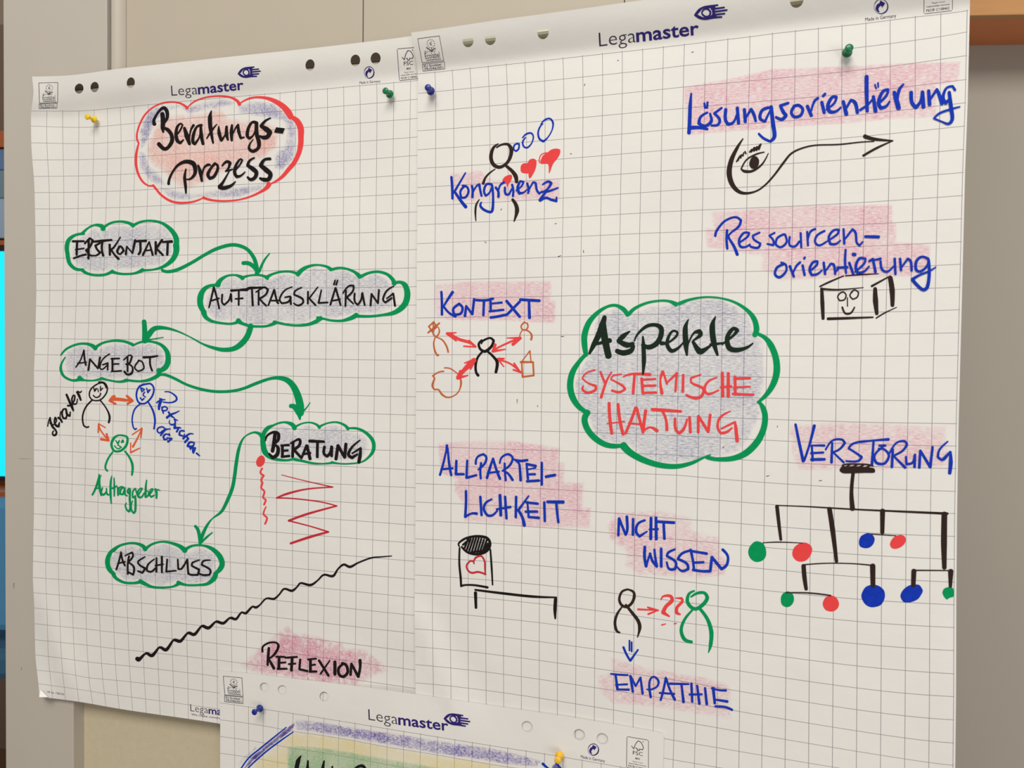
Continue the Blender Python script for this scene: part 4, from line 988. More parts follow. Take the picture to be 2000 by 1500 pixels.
wax('R', 'palepink', FQ, '280,105 550,90 850,95 1130,170 1125,300 1430,385 1440,560 1520,640 1490,800 1200,840 900,820 520,800 380,700 400,560 200,400 190,250', c, edge=7, rag=0.8, grid=6)

FS = (1140, 1130, 5.0)
draw('R', 'stick_figure', 'brown', FS, '430,105,16 372,130,18 347,200,20 370,258,22 420,275,22 468,240,22 493,180,24 485,130,20 430,105,14; 375,275,12 325,350,20 305,430,22 320,505,22 352,527,14; 412,258,20 470,330,24 530,410,28 547,480,28 525,572,8', label='small black stick figure left of the question marks')
draw('R', 'arrow', 'red', FS, '530,300,16 700,308,12; 625,280,14 730,310,12; 725,310,10 630,346,16; 640,290,10 700,308', label='small red arrow')
draw('R', 'question_marks', 'red', FS, '755,206,10 780,172,16 845,170,24 862,215,30 805,270,28 775,330,32 835,368,14; 762,453,12 800,442,8; 895,190,8 955,192,20 962,225,22 912,280,24 908,330,30 942,348,14; 885,441,12 908,436,6', label='two red question marks')
draw('R', 'stick_figure', 'green', FS, '1080,120,14 1028,150,22 1012,220,28 1045,275,28 1100,295,28 1168,250,30 1206,190,30 1178,140,24 1110,142,22 1048,178,14; 1060,308,16 985,400,22 952,500,26 982,590,30 1055,618,22; 1140,300,24 1210,400,28 1246,520,34 1240,640,30 1218,722,8', label='bold green stick figure')
draw('R', 'double_line_arrow', 'blue', FS, '447,605,14 447,702; 468,620,14 468,712; 388,670,18 418,740,18 455,802,18; 455,802,18 530,695,14', label='small blue arrow pointing down')
c = draw('R', 'heading_lettering', 'blue', FS, '''265,930,14 340,938,16 430,942,16; 312,945,18 330,1082,22; 312,1038,14 425,1032,16; 325,1082,16 442,1085,18; 480,1105,20 455,950,20 508,1050,16; 508,1050,14 555,965,16 575,1122,20;
655,1158,20 640,1050,18 652,980,16 690,960,16 730,1000,18 715,1055,16 650,1085,14 615,1080,10; 802,968,18 780,1080 752,1186; 808,980,18 840,1080,18 890,1182,22; 742,1116,16 886,1126; 842,1026,18 1025,1030,16; 955,1035,18 975,1206,22; 1052,1025,20 1060,1202; 1108,1045,18 1130,1222,22;
1032,1132,16 1155,1130; 1185,1068,18 1202,1226,22; 1265,1070,24 1280,1218,20; 1250,1070,16 1320,1088,16 1390,1092,18; 1288,1182,14 1340,1190,18 1402,1200,22; 1285,1248,18 1380,1254,18 1450,1282,18''', label='blue capitals EMPATHIE')
wax('R', 'palepink', FS, '250,770 350,780 600,860 900,910 1200,960 1420,1030 1450,1100 1450,1380 1300,1370 1000,1310 600,1250 280,1230 150,1110 130,950 260,900', c, edge=8, rag=0.8, grid=6)
for x, y, a, b in [(1351, 102, 4, -1), (1206, 118, 3, 0), (1141, 167, 2, -4), (1114, 300, 3, 1), (947, 472, 3, 3), (978, 410, 2, -3), (1084, 437, 3, -1), (1518, 834, 1, -3), (1600, 939, 6, -1), (1497, 930, 6, -1), (1140, 493, -1, -5), (1090, 501, 6, -2), (1096, 657, 6, 0), (1412, 874, 3, -2), (1050, 792, 0, 3), (1010, 780, 0, 8)]:
    S_ = draw('R', 'ink_speck', 'thin', (x, y, 1.0), '0,0,1.1 %d,%d,0.5' % (a, b))

# ------------------------------------------------------------------ lower sheet: drawing (runs on below the frame)
FU = (360, 1300, 5.0)
pc = draw('C', 'curved_band_outline', 'blue', FU, '560,995,8 630,900,9 720,825,9 850,720,9 995,602,6; 620,1002,8 700,925,9 810,830,9 930,740,9 1062,648,6; 560,995,8 470,1100,9 420,1200; 620,1002,8 540,1110,9 500,1200', label='two dark blue curved lines', k=1.7)
wax('C', 'deep', FU, '575,1000 640,905 730,830 860,725 1000,605 1085,545 1082,590 1040,640 930,725 800,825 690,920 610,1000 530,1110 490,1180 440,1180 480,1100', pc, edge=2.5, grid=3, label='deep purple crayon between the lines')
wax('C', 'purple', FU, '520,990 560,900 700,780 720,800 600,920 545,1000; 1080,520 1300,540 1600,590 1990,650 2250,690 2600,745 3000,800 3300,870 3500,930 3450,990 3150,970 2900,925 2500,870 2100,800 1600,705 1300,660 1090,630', None, edge=6, grid=4, rag=0.9, label='broad violet crayon band', name='crayon_band')
wax('C', 'yellow', FU, '620,1010 700,925 930,745 1080,640 1300,665 1600,710 2100,805 2500,875 2900,930 3300,990 3500,1100 3300,1150 900,1150 500,1180', None, edge=5, grid=6, label='pale yellow crayon area', name='crayon_area')
wax('C', 'green', FU, '1000,785 1100,780 1250,785 1500,820 1900,890 2300,960 2700,1030 2900,1150 1000,1150', None, edge=4, grid=5, rag=0.6, label='sea green crayon area', name='crayon_area')
draw('C', 'lettering', 'black', FU, '1140,880,8 1112,930,34 1095,1010,34 1090,1080,30; 1207,930,14 1202,1010,24 1195,1090,24; 1365,930,12 1352,1000,26 1340,1090,26; 1445,985,14 1440,1080,20; 1660,1010,14 1700,985,22 1740,980,26 1765,1010,20 1740,1080,20', label='tops of black handwritten letters cut off by the frame')
FW_ = (1000, 1350, 5.0)
draw('C', 'arrow', 'blue', FW_, '300,708,22 330,735,18 372,765,12; 430,700,16 478,755,14', label='dark blue arrow tip')
wax('C', 'deep', FW_, '395,720 430,695 460,720 470,770 380,770', None, edge=1.5, grid=3, name='crayon_tip', label='purple crayon behind the yellow pushpin')

# ------------------------------------------------------------------ printed header matter
def legamaster(sh, p0, pm, p1, up, logo, lx, ly, cut=False):
    text(sh, 'printed_wordmark', 'thin', 'Lega', p0, pm, up, bold=-0.012, label='thin letters Lega')
    q = np.array(p1, float) - np.array(pm, float); q = q / np.linalg.norm(q)
    text(sh, 'printed_wordmark', 'print', 'master', np.array(pm) + q * 1.0, p1, np.array(up) * 0.96, bold=0.018, label='bold dark blue letters master')
    if logo is None: return
    # eye that turns into a hand: almond body, ring, five fingers
    o = np.array(logo, float); X = np.array(lx, float); Y = np.array(ly, float)   # unit axes: eye length, eye height

    def T(s):
        out = []
        for st in s.split(';'):
            if not st.strip(): continue
            row = []
            for p in st.split():
                v = [float(a) for a in p.split(',')]
                z = o + X * v[0] + Y * v[1]
                row.append('%.3f,%.3f' % (z[0], z[1]) + (',%.3f' % (v[2] * np.linalg.norm(Y)) if len(v) > 2 else ''))
            out.append(' '.join(row))
        return ';'.join(out)
    draw(sh, 'printed_logo', 'print', (0, 0, 1.0), T('''0.02,0.55,0.10 0.16,0.22,0.14 0.32,0.08,0.16 0.5,0.06,0.16 0.74,0.06,0.13; 0.02,0.55,0.12 0.16,0.82,0.18 0.34,0.94,0.20 0.55,0.94,0.16 0.82,0.98,0.13;
0.30,0.25,0.12 0.24,0.50,0.12 0.32,0.76,0.14 0.44,0.78,0.14 0.50,0.50,0.14 0.42,0.24,0.14 0.30,0.25,0.12;
0.55,0.30,0.15 0.93,0.30,0.13; 0.57,0.52,0.15 1.0,0.52,0.13; 0.55,0.74,0.15 0.92,0.76,0.13; 0.52,0.14,0.12 0.62,0.5,0.14 0.50,0.86,0.14; 0.40,0.14,0.12 0.52,0.14; 0.38,0.88,0.14 0.52,0.84'''),
         fills=T('0.47,0.06 0.66,0.02 0.66,0.30 0.58,0.50 0.66,0.74 0.66,0.98 0.47,0.96 0.53,0.76 0.56,0.50 0.53,0.26;0.03,0.55 0.16,0.26 0.30,0.12 0.24,0.24 0.10,0.55 0.24,0.78 0.30,0.90 0.16,0.80'), label='dark blue printed eye-and-hand logo', base=0.00022, k=1.0)


legamaster('L', (335, 187), (386, 184), (476, 174.5), (-1.4, -20.5), (463.5, 133), (44, -4.5), (1.5, 20))
legamaster('R', (1170.5, 91), (1242, 82), (1365.5, 67), (-1.5, -28), (1354, 15), (64, -9), (3, 26))
legamaster('C', (720, 1406), (777, 1415), (876, 1427.5), (-1, -22), (866, 1391), (51, 7), (1, 22))
legamaster('L', (372, 1389), (406.5, 1393.5), (470, 1402), (-.6, -14.5), None, None, None)
text('L', 'printed_line', 'thin', 'We make communication work', (373.5, 1397), (478, 1411), (-.2, -4.2), label='tiny slogan under the wordmark at the foot of the sheet')
text('L', 'printed_line', 'thin', 'ref. no. 1560-00', (92, 1352.5), (125, 1358), (0, -4), label='tiny printed reference at the foot of the sheet')


def made_in(sh, c, r, a, p0, p1, up):
    cx, cy = c
    draw(sh, 'printed_recycling_mark', 'print', (0, 0, 1.0), ' '.join('%.2f,%.2f,%.2f' % (cx + r[0] * math.cos(t), cy + r[1] * math.sin(t), q) for t, q in
         [(math.radians(d), wq) for d, wq in ((200, .6), (240, .8), (280, .9), (320, 1.3), (0, 2.2), (40, 2.6), (80, 2.0), (110, .8))]) + ';' +
         ' '.join('%.2f,%.2f,%.2f' % (cx + r[0] * u, cy + r[1] * v, q * r[0]) for u, v, q in ((-.35, .75, .2), (-.62, .35, .42), (-.45, -.1, .5), (0, -.38, .42))),
         fills=' '.join('%.2f,%.2f' % (cx + r[0] * u, cy + r[1] * v) for u, v in ((-.12, -.85), (.62, -.45), (.12, .18), (.05, -.08), (-.25, -.3))) + ';', label='dark blue round arrow mark', base=0.00022, k=1.0)
    draw(sh, 'printed_ring', 'print', (0, 0, 1.0), ' '.join('%.2f,%.2f,0.7' % (cx + 1.06 * r[0] * math.cos(t), cy + 1.06 * r[1] * math.sin(t)) for t in np.linspace(1.4, 5.2, 12)), base=0.00022, k=1.0)
    text(sh, 'printed_line', 'thin', 'Made in Germany', p0, p1, up, label='small print Made in Germany')


made_in('L', (721, 141.5), (9.3, 11), 0, (702, 164), (743, 160.5), (-.3, -5))
made_in('R', (1721, 12.5), (13, 14), 0, (1690, 41.5), (1750.5, 33.5), (-.4, -7))
made_in('C', (1159, 1464), (10, 11), 0, (1134.5, 1480.5), (1181.5, 1489), (-.2, -6))


def ecolabel(sh, q, eu=True):
    """q: corners of the framed mark, upper left, upper right, lower right, lower left, then the small box below"""
    a, b, c_, d = (np.array(p, float) for p in q[:4])

    def at(u, v): return (a * (1 - u) + b * u) * (1 - v) + (d * (1 - u) + c_ * u) * v

    def ln(pts, wd): return ' '.join('%.2f,%.2f,%.2f' % (*at(u, v), wd) for u, v in pts) + ';'
    wd = 0.9
    s = ln([(0, 0), (1, 0)], wd) + ln([(1, 0), (1, 1)], wd) + ln([(1, 1), (0, 1)], wd) + ln([(0, 1), (0, 0)], wd)
    for k in range(12):
        t = 2 * math.pi * k / 12
        u, v = 0.55 + 0.17 * math.cos(t), 0.27 + 0.17 * math.sin(t)
        s += ln([(u - .015, v), (u + .015, v)], 1.1)
    s += ln([(0.60, 0.20), (0.53, 0.22), (0.52, 0.30), (0.60, 0.33)], 0.8) + ln([(0.50, 0.27), (0.58, 0.27)], 0.9)
    s += ln([(0.55, 0.42), (0.53, 0.60)], 1.0) + ln([(0.32, 0.40), (0.42, 0.48), (0.52, 0.56)], 1.6) + ln([(0.72, 0.48), (0.62, 0.50), (0.54, 0.57)], 1.6) + ln([(0.38, 0.58), (0.70, 0.58)], 0.7)
    s += ln([(0.22, 0.92), (0.88, 0.92)], 1.1)
    o = draw(sh, 'printed_ecolabel', 'grey', (0, 0, 1.0), s, label='small framed flower mark reading Ecolabel', base=0.00022, k=1.0)
    text(sh, 'wordmark', 'grey', 'Ecolabel', at(0.18, 0.86), at(0.86, 0.86), (at(0.2, 0.62) - at(0.2, 0.86)), parent=o)
    text(sh, 'wordmark', 'grey', 'EU', at(0.2, 0.62), at(0.34, 0.61), (at(0.2, 0.53) - at(0.2, 0.62)), parent=o)
    e, f, g, h = (np.array(p, float) for p in q[4:])
    a, b, c_, d = e, f, g, h
    draw(sh, 'box_frame', 'grey', (0, 0, 1.0), ln([(0, 0), (1, 0)], wd) + ln([(1, 0), (1, 1)], wd) + ln([(1, 1), (0, 1)], wd) + ln([(0, 1), (0, 0)], wd), parent=o, base=0.00022, k=1.0)
    text(sh, 'wordmark', 'grey', 'EU Ecolabel :', at(0.06, 0.46), at(0.93, 0.46), at(0, .12) - at(0, .46), bold=0.012, parent=o)
    text(sh, 'wordmark', 'grey', 'FR/046/001', at(0.08, 0.90), at(0.93, 0.90), at(0, .56) - at(0, .9), bold=0.012, parent=o)


def T4(ox, oy, sc, s): return [(ox + float(p.split(',')[0]) / sc, oy + float(p.split(',')[1]) / sc) for p in s.split()]


ecolabel('L', T4(0, 0, 4, '303,648 452,645 450,800 308,805 305,812 446,806 444,845 306,848'))
ecolabel('R', T4(500, 0, 4, '1263,302 1432,280 1466,472 1298,490 1300,502 1472,482 1475,538 1305,556'))
ecolabel('C', T4(360, 1300, 5, '380,102 562,120 572,300 395,285 392,292 572,308 572,372 394,352'))


def fsc(sh, q):
    a, b, c_, d = (np.array(p, float) for p in q)

    def at(u, v): return (a * (1 - u) + b * u) * (1 - v) + (d * (1 - u) + c_ * u) * v

    def ln(pts, wd): return ' '.join('%.2f,%.2f,%.2f' % (*at(u, v), wd) for u, v in pts) + ';'
    s = ln([(0.03, 0), (0.97, 0), ], 0.9) + ln([(1, 0.02), (1, 0.98)], 0.9) + ln([(0.97, 1), (0.03, 1)], 0.9) + ln([(0, 0.98), (0, 0.02)], 0.9)
    s += ln([(0.22, 0.28), (0.32, 0.36), (0.40, 0.20), (0.52, 0.08), (0.66, 0.12), (0.76, 0.26), (0.72, 0.34), (0.58, 0.33), (0.58, 0.38), (0.48, 0.38), (0.48, 0.33), (0.40, 0.32)], 1.2)
    s += ln([(0.74, 0.08), (0.76, 0.08)], 1.4)
    o = draw(sh, 'printed_forest_mark', 'thin', (0, 0, 1.0), s, label='small framed tree tick mark reading FSC', base=0.00022, k=1.0)
    text(sh, 'wordmark', 'thin', 'FSC', at(0.28, 0.54), at(0.74, 0.54), at(0, .42) - at(0, .54), parent=o)
    text(sh, 'wordmark', 'grey', 'MIX', at(0.40, 0.68), at(0.62, 0.68), at(0, .62) - at(0, .68), bold=0.012, parent=o)
    text(sh, 'wordmark', 'grey', 'Paper from', at(0.28, 0.78), at(0.74, 0.78), at(0, .745) - at(0, .78), parent=o)
    text(sh, 'wordmark', 'grey', 'responsible sources', at(0.08, 0.855), at(0.90, 0.855), at(0, .82) - at(0, .855), bold=0.01, parent=o)
    text(sh, 'wordmark', 'grey', 'FSC® C158462', at(0.08, 0.96), at(0.90, 0.96), at(0, .90) - at(0, .96), bold=0.008, parent=o)


fsc('L', T4(500, 0, 4, '1102,382 1260,368 1275,612 1120,630'))
fsc('R', T4(1500, 0, 4, '1222,-220 1448,-245 1440,82 1218,108'))
fsc('C', T4(1000, 1350, 5, '1122,442 1333,478 1332,785 1118,745'))

# ------------------------------------------------------------------ setting
M_POST = plain('greige_painted_metal', (193, 185, 173), 0.5, 0.02, 6, bump=0.05)
M_STRIP = plain('cream_edge_strip', (190, 180, 165), 0.45, 0.02, 8)
M_PANEL = plain('beige_laminate', (190, 179, 161), 0.5, 0.03, 4, bump=0.04)
M_FELT = plain('tan_felt_board', (203, 191, 162), 0.9, 0.07, 90, bump=0.5, bscale=500, spec=0.1)
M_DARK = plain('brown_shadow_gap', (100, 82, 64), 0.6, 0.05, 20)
M_JOINT = plain('dark_joint', (60, 48, 34), 0.7, 0.05, 20)
M_WALL = plain('grey_wall_paint', (184, 176, 163), 0.8, 0.03, 3, bump=0.06)
M_METAL = plain('brushed_steel', (150, 146, 128), 0.38, 0.08, 60, metal=0.85)
PY = 0.016                                   # board face, behind the papers


def X_(px, py, y=0.0): return hit_y([(px, py)], y)[0][0]
def Z_(px, py, y=0.0): return hit_y([(px, py)], y)[0][2]


def prism(name, poly, y0, y1, m, parent=None, bev=0.001, label=None, kind=None):
    n = len(poly)
    V = [(x, y0, z) for x, z in poly] + [(x, y1, z) for x, z in poly]
    F = [tuple(range(n)), tuple(range(2 * n - 1, n - 1, -1))] + [(k, k + n, (k + 1) % n + n, (k + 1) % n) for k in range(n)]
    o = mesh(name, V, F, m, parent, label=label, kind=kind)
    bm_fix(o)
    if bev: bevel(o, bev)
    return o


def bm_fix(o):
    import bmesh
    b = bmesh.new(); b.from_mesh(o.data); bmesh.ops.recalc_face_normals(b, faces=b.faces); b.to_mesh(o.data); b.free()


x8, x143, x207, x217 = X_(8.7, 750), X_(143.2, 1440), X_(208.5, 80), X_(217, 60)
zs = Z_(150, 700)
o = prism('trim_1', [(x8, 0.05), (x143, 0.05), (x143, zs), (x207, zs), (x207, 3.2), (x8, 3.2)], 0.0, 0.05, M_POST, bev=0.0012, kind='structure')
trim1 = o
for k, (px, py, dx, dy) in enumerate([(26, 1138, 2, 11), (41, 1303, 1.6, 6), (38, 895, 22, 1.2)]):
    P = hit_y([(px, py), (px + dx, py + 1), (px + dx - 1, py + dy), (px, py + dy)], -0.0003)
    mesh('scuff_mark', P, [(0, 1, 2, 3)], plain('scuff', (150, 140, 126) if k < 2 else (166, 156, 142)), o)
# rounded strip beside the upper post, seen above the left sheet
xa, xb = X_(215, 60, 0.004), X_(243.5, 60, 0.012)
V, F = [], []
prof = [(xa, PY + 0.004), (xa + 0.001, 0.006), (xa + 0.003, 0.0035)] + [(xa + 0.003 + (xb - xa - 0.003) * t, 0.0035 + 0.0105 * t ** 2.2) for t in np.linspace(0.1, 1, 8)] + [(xb, PY + 0.004)]
for z in (zs, 3.2):
    for x, y in prof: V.append((x, y, z))
n = len(prof)
F = [(k, k + 1, n + k + 1, n + k) for k in range(n - 1)] + [tuple(range(n)), tuple(range(2 * n - 1, n - 1, -1)), (0, n, 2 * n - 1, n - 1)]
o = mesh('trim_2', V, F, M_STRIP, kind='structure'); bm_fix(o)
# board: upper laminate panels with open joints, lower felt board beyond a recess
xR = X_(1850, 300, PY)
j1, j2 = X_(709, 40, PY), X_(1219.5, 3, PY)
board = empty('wall_back', (x8, PY, 0.05)); tag(board, kind='structure')
zm = Z_(300, 1250, PY)
box('panel', xb - 0.002, j1 - 0.0009, PY, PY + 0.02, zm, 3.2, M_PANEL, board, 0.0004)
box('panel', j1 + 0.0009, j2 - 0.0006, PY, PY + 0.02, zm, 3.2, M_PANEL, board, 0.0004)
box('panel', j2 + 0.0006, xR, PY, PY + 0.02, zm, 3.2, M_PANEL, board, 0.0004)
box('felt_panel', X_(163.4, 1440, PY + 0.004), xR, PY + 0.004, PY + 0.024, 0.05, zm, M_FELT, board, 0.0012, label='tan felt board panel below the sheets')
box('joint_backing', x207, xR, PY + 0.021, PY + 0.03, zm, 3.2, M_JOINT, board, 0)
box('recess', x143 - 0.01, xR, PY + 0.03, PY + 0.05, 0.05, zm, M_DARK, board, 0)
# dark strip on the board face: painted shade behind the left sheet's punched header
zl0, zr0 = Z_(154.5, 175, PY), Z_(733, 121, PY)
xl0, xr0 = X_(130, 178, PY), X_(775, 117, PY)
V, F = boxvf(xl0, xr0, PY - 0.0015, PY + 0.001, 0, 1)
V = [(x, y, (zl0 + (zr0 - zl0) * (x - X_(154.5, 175, PY)) / (X_(733, 121, PY) - X_(154.5, 175, PY))) + (0.024 if z else 0)) for x, y, z in V]
mesh('shade_strip', V, F, M_JOINT, board, label='dark strip painted as the shade behind the punched holes')
V, F = boxvf(X_(140, 172), X_(203, 166), -0.0012, 0.0004, Z_(170, 174.5), Z_(170, 174.5) + 0.024)  # dark strip added on the post so these holes look shaded
mesh('shade_strip', V, F, M_JOINT, trim1, label='dark strip painted as the shade behind the first two punched holes')
# steel rail across the board, seen through the punched holes of the right sheet
c0, c1 = hit_y([(880, 80), (1700, -15)], PY)
V, F = [], []
ns = 14
zc = Z_(957, 82, PY) 
for x in (c0[0] - 0.02, c1[0]):
    for k in range(ns + 1):
        t = math.pi * k / ns
        V.append((x, PY - 0.0105 * math.sin(t), zc + 0.016 * math.cos(t)))
F = [(k, k + 1, ns + 2 + k, ns + 1 + k) for k in range(ns)] + [tuple(range(ns + 1)), tuple(range(2 * ns + 1, ns, -1)), (0, ns + 1, 2 * ns + 1, ns)]
o = mesh('clamping_rail', V, F, M_METAL, smooth=False); bm_fix(o)
tag(o, 'steel rail glimpsed through the punched holes of the right sheet', 'rail')

# ---- room to the right: grey wall and a wooden shelf
def frame_at(px, py, z, ang):
    o = at_depth(px, py, z)
    f = np.array([FW[0], FW[1], 0]); f /= np.linalg.norm(f)
    r = np.array([f[1], -f[0], 0])
    a = math.radians(ang)
    u = r * math.cos(a) - f * math.sin(a); v = f * math.cos(a) + r * math.sin(a)
    return o, u, v                            # along the wall, into the wall


def obox(name, fr, u0, u1, v0, v1, z0, z1, m, parent=None, bev=0.002, label=None, kind=None):
    o, U, Vv = fr
    P = [o[:2] + U[:2] * a + Vv[:2] * b for a, b in ((u0, v0), (u1, v0), (u1, v1), (u0, v1))]
    V = [(p[0], p[1], z) for z in (z0, z1) for p in P]
    F = [(0, 3, 2, 1), (4, 5, 6, 7)] + [(k, (k + 1) % 4, 4 + (k + 1) % 4, 4 + k) for k in range(4)]
    ob = mesh(name, V, F, m, parent, label=label, kind=kind); bm_fix(ob)
    if bev: bevel(ob, bev)
    return ob


def wood(name, c, c2, gl=0.0):
    m, nt, b = mat(name)
    b.inputs['Roughness'].default_value = 0.45
    tc = nt.nodes.new('ShaderNodeTexCoord'); mp = nt.nodes.new('ShaderNodeMapping')
    mp.inputs['Scale'].default_value = (3, 3, 26)
    n = nt.nodes.new('ShaderNodeTexNoise'); n.inputs['Scale'].default_value = 4; n.inputs['Detail'].default_value = 6; n.inputs['Distortion'].default_value = 0.6
    r = nt.nodes.new('ShaderNodeMix'); r.data_type = 'RGBA'
    r.inputs['A'].default_value = srgb(c); r.inputs['B'].default_value = srgb(c2)
    L = nt.links.new
    L(tc.outputs['Object'], mp.inputs['Vector']); L(mp.outputs[0], n.inputs['Vector']); L(n.outputs['Fac'], r.inputs['Factor']); L(r.outputs['Result'], b.inputs['Base Color'])
    return m


M_WOOD = wood('beech_veneer', (222, 166, 110), (208, 148, 92))
M_WOOD2 = wood('reddish_veneer', (240, 150, 92), (232, 140, 84))
fr = frame_at(1950, 88, 1.66, 3.4)
zw = at_depth(1950, 88, 1.66)[2]
zf = at_depth(1950, 32, 1.66 - 0.125)[2]
obox('wall_right', fr, -0.55, 3.0, 0.0, 0.08, 0.0, 3.2, M_WALL, bev=0, kind='structure')
sh = empty('wall_shelf', fr[0] + np.array([0, 0, 0.0])); tag(sh, 'beech wood wall shelf box on the grey wall at upper right', 'shelf')
zfb = zw
obox('bottom_board', fr, -0.5, 1.2, -0.125, 0.0, zfb, zfb + 0.018, M_WOOD2, sh, 0.001, label='reddish underside board')
obox('front_board', fr, -0.5, 1.2, -0.145, -0.126, zfb - 0.0005, zfb + 0.20, M_WOOD, sh, 0.0015, label='lit beech front board')
obox('top_board', fr, -0.5, 1.2, -0.125, 0.0, zfb + 0.182, zfb + 0.20, M_WOOD, sh, 0.001)
for u in (-0.5, 1.182): obox('side_board', fr, u, u + 0.018, -0.125, 0.0, zfb + 0.0185, zfb + 0.1815, M_WOOD, sh, 0.001)

# ---- room beyond the left post: a sliver of shelves, screen and chair
fl = frame_at(-60, 750, 2.6, 0)


def zl(y, d=2.6): return at_depth(0, y, d)[2]


obox('wall_left', fl, -1.6, 0.45, 0.9, 0.98, 0.0, 3.2, plain('taupe_wall', (150, 132, 114), 0.8), bev=0, kind='structure')
obox('floor', fl, -3.5, 5.0, -4.0, 0.9, -0.06, 0.0, plain('brown_floor', (110, 82, 62), 0.5), bev=0, kind='structure')
cab = empty('bookcase', fl[0]); tag(cab, 'wooden bookcase seen in the sliver left of the post', 'bookcase')
WD = wood('orange_wood', (176, 92, 44), (160, 80, 36))
zA, zB = zl(290), zl(258)
obox('shelf_board', fl, -0.9, 0.2, 0.0, 0.30, zA, zB, WD, cab)
zC2, zD = zl(480), zl(470)
obox('shelf_board', fl, -0.9, 0.2, 0.0, 0.30, zC2, zD, WD, cab)
obox('side_board', fl, 0.2, 0.22, 0.0, 0.30, 0, zB + 0.5, WD, cab)
obox('side_board', fl, -0.92, -0.9, 0.0, 0.30, 0, zB + 0.5, WD, cab)
obox('back_board', fl, -0.9, 0.2, 0.301, 0.315, 0, zB + 0.5, plain('dark_taupe_board', (112, 92, 78), 0.7), cab)
b = obox('storage_box', fl, -0.35, 0.18, 0.01, 0.25, zl(465), zl(388), plain('pale_blue_card', (150, 168, 190), 0.6)); tag(b, 'pale grey-blue storage box at the bottom of the sliver shelf', 'box')
b = obox('storage_box', fl, -0.35, 0.18, 0.01, 0.25, zl(387), zl(333), plain('slate_blue_card', (110, 132, 142), 0.6)); tag(b, 'slate grey storage box in the middle of the stack left of the post', 'box')
b = obox('storage_box', fl, -0.35, 0.18, 0.01, 0.25, zl(332), zl(292), plain('blue_card', (92, 118, 160), 0.6)); tag(b, 'blue storage box on top of the stack left of the post', 'box')
mon = empty('monitor', at_depth(-60, 930, 2.3)); tag(mon, 'screen glowing bright cyan beyond the left post', 'screen')
fm = frame_at(-60, 750, 2.3, 0)


def zm_(y): return at_depth(0, y, 2.3)[2]


obox('frame', fm, -0.45, 0.16, 0.0, 0.03, zm_(940), zm_(482), plain('black_plastic', (20, 20, 22), 0.4), mon)
ms, nt, bs = mat('cyan_screen')
bs.inputs['Base Color'].default_value = (0, 0.3, 0.5, 1); bs.inputs['Emission Color'].default_value = srgb((0, 212, 250)); bs.inputs['Emission Strength'].default_value = 1.0
obox('screen', fm, -0.44, 0.15, -0.004, 0.0, zm_(930), zm_(492), ms, mon, 0)
obox('stand', fm, -0.18, -0.12, 0.0, 0.06, zm_(951), zm_(938), plain('black_plastic_stand', (20, 20, 22), 0.4), mon)
dk = empty('desk', at_depth(-60, 1000, 2.3)); tag(dk, 'wooden desk under the cyan screen at the far left', 'desk')
obox('desk_top', fm, -0.7, 0.25, -0.08, 0.28, zm_(964), zm_(952), WD, dk)
for u in (-0.68, 0.20): obox('leg', fm, u, u + 0.04, 0.1, 0.14, 0, zm_(965), plain('dark_leg', (40, 34, 30)), dk)
fc = frame_at(-60, 750, 1.75, 0)


def zc_(y): return at_depth(0, y, 1.75)[2]


ch = empty('chair', at_depth(-60, 1300, 1.75)); tag(ch, 'blue upholstered chair at the left edge, in front of the desk', 'chair')
obox('backrest', fc, -0.38, 0.10, 0.0, 0.06, zc_(1240), zc_(977), plain('blue_cloth', (70, 130, 170), 0.9), ch, 0.02)
obox('seat', fc, -0.40, 0.12, -0.02, 0.40, zc_(1330), zc_(1270), plain('dark_blue_cloth', (50, 90, 115), 0.9), ch, 0.02)
for u in (-0.38, 0.07):
    for v in (0.02, 0.34): obox('leg', fc, u, u + 0.03, v, v + 0.03, 0, zc_(1332), plain('steel_leg', (90, 90, 95), 0.4, metal=0.7), ch)
for u in (-0.3, -0.02): obox('back_support', fc, u, u + 0.04, 0.02, 0.04, zc_(1290), zc_(1225), plain('steel_support', (70, 80, 90), 0.4), ch)


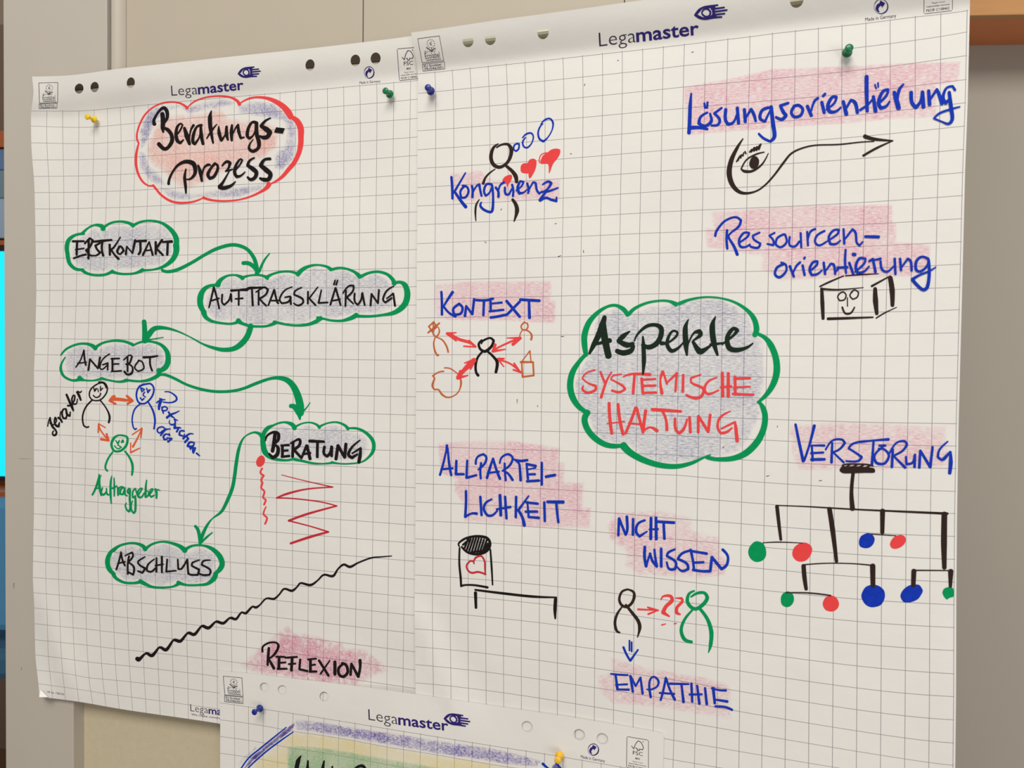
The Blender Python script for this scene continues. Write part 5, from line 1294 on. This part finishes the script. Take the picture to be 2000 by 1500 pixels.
# ------------------------------------------------------------------ pushpins
def pin(sh, px, col, label, tilt=(0, 0), s=1.0):
    S = SHEETS[sh]
    B = lift(S, [px], 0.0088)[0]              # the collar is what sits at this pixel
    ax = Vector((tilt[0], -1, tilt[1])).normalized()
    S0 = B - np.array(ax) * 0.0088
    foot = S0
    yq = -S.stand(np.array([foot[0]]), np.array([foot[2]]))[0]
    foot = np.array([foot[0], yq, foot[2]])
    root = empty('pushpin', foot)
    tag(root, label, 'pushpin', 'pushpins holding the sheets')
    zax = ax; xax = Vector((1, 0, 0)); yax = zax.cross(xax).normalized(); xax = yax.cross(zax)
    Rm = Matrix((xax, yax, zax)).transposed()

    def lathe(name, prof, m):
        V, F = [], []
        n = 24
        for r, z in prof:
            for k in range(n):
                a = 2 * math.pi * k / n
                V.append(Vector(foot) + Rm @ Vector((r * s * math.cos(a), r * s * math.sin(a), z * s)))
        for q in range(len(prof) - 1):
            for k in range(n):
                F.append((q * n + k, q * n + (k + 1) % n, (q + 1) * n + (k + 1) % n, (q + 1) * n + k))
        F.append(tuple(range(n))[::-1]); F.append(tuple(range((len(prof) - 1) * n, len(prof) * n)))
        o = mesh(name, [tuple(v) for v in V], F, m, root, smooth=True); bm_fix(o)
        return o
    lathe('needle', [(0.0002, -0.0045), (0.00055, -0.002), (0.00055, 0.0062)], M_METAL)
    lathe('grip', [(0.0022, 0.0058), (0.0048, 0.0061), (0.0055, 0.0069), (0.0054, 0.0080), (0.0042, 0.0092), (0.0027, 0.0110), (0.0023, 0.0130), (0.0023, 0.0152), (0.0029, 0.0174),
                   (0.0042, 0.0186), (0.0044, 0.0198), (0.0038, 0.0207), (0.0016, 0.0210)], PINM[col])


def plastic(name, c):
    m = plain(name, c, 0.25, 0.03, 20, spec=0.6)
    return m


PINM = {'yellow': plastic('yellow_plastic', (246, 206, 20)), 'green': plastic('green_plastic', (0, 120, 72)), 'blue': plastic('blue_plastic', (18, 44, 140)), 'amber': plastic('amber_plastic', (250, 196, 48))}
pin('L', (182, 232.5), 'yellow', 'lemon yellow pushpin in the upper left corner of the left sheet')
pin('L', (760, 183), 'green', 'dark green pushpin in the upper right of the left sheet')
pin('R', (840.5, 177), 'blue', 'blue pushpin in the upper left corner of the right sheet', (0.12, 0))
pin('R', (1655, 101.5), 'green', 'green pushpin above the word Lösungsorientierung', (0.05, 0))
pin('C', (506, 1384.5), 'blue', 'dark blue pushpin in the upper left corner of the lower sheet')
pin('C', (1092.5, 1476.5), 'amber', 'golden yellow pushpin at the bottom edge of the photo', (0.05, 0))
# dog-eared corner of the left sheet
P = lift(SL, [(79.3, 1347.0), (76.3, 1361.5), (93, 1361.5)], [0.0012, 0.011, 0.010])
ea = mesh('folded_corner', np.r_[P, P + np.array([[0, 0.0003, 0]])], [(0, 1, 2), (5, 4, 3), (0, 3, 4, 1), (1, 4, 5, 2), (2, 5, 3, 0)], plain('bare_paper_back', (250, 248, 244), 0.6), SL.root, label='white folded-over corner'); bm_fix(ea)
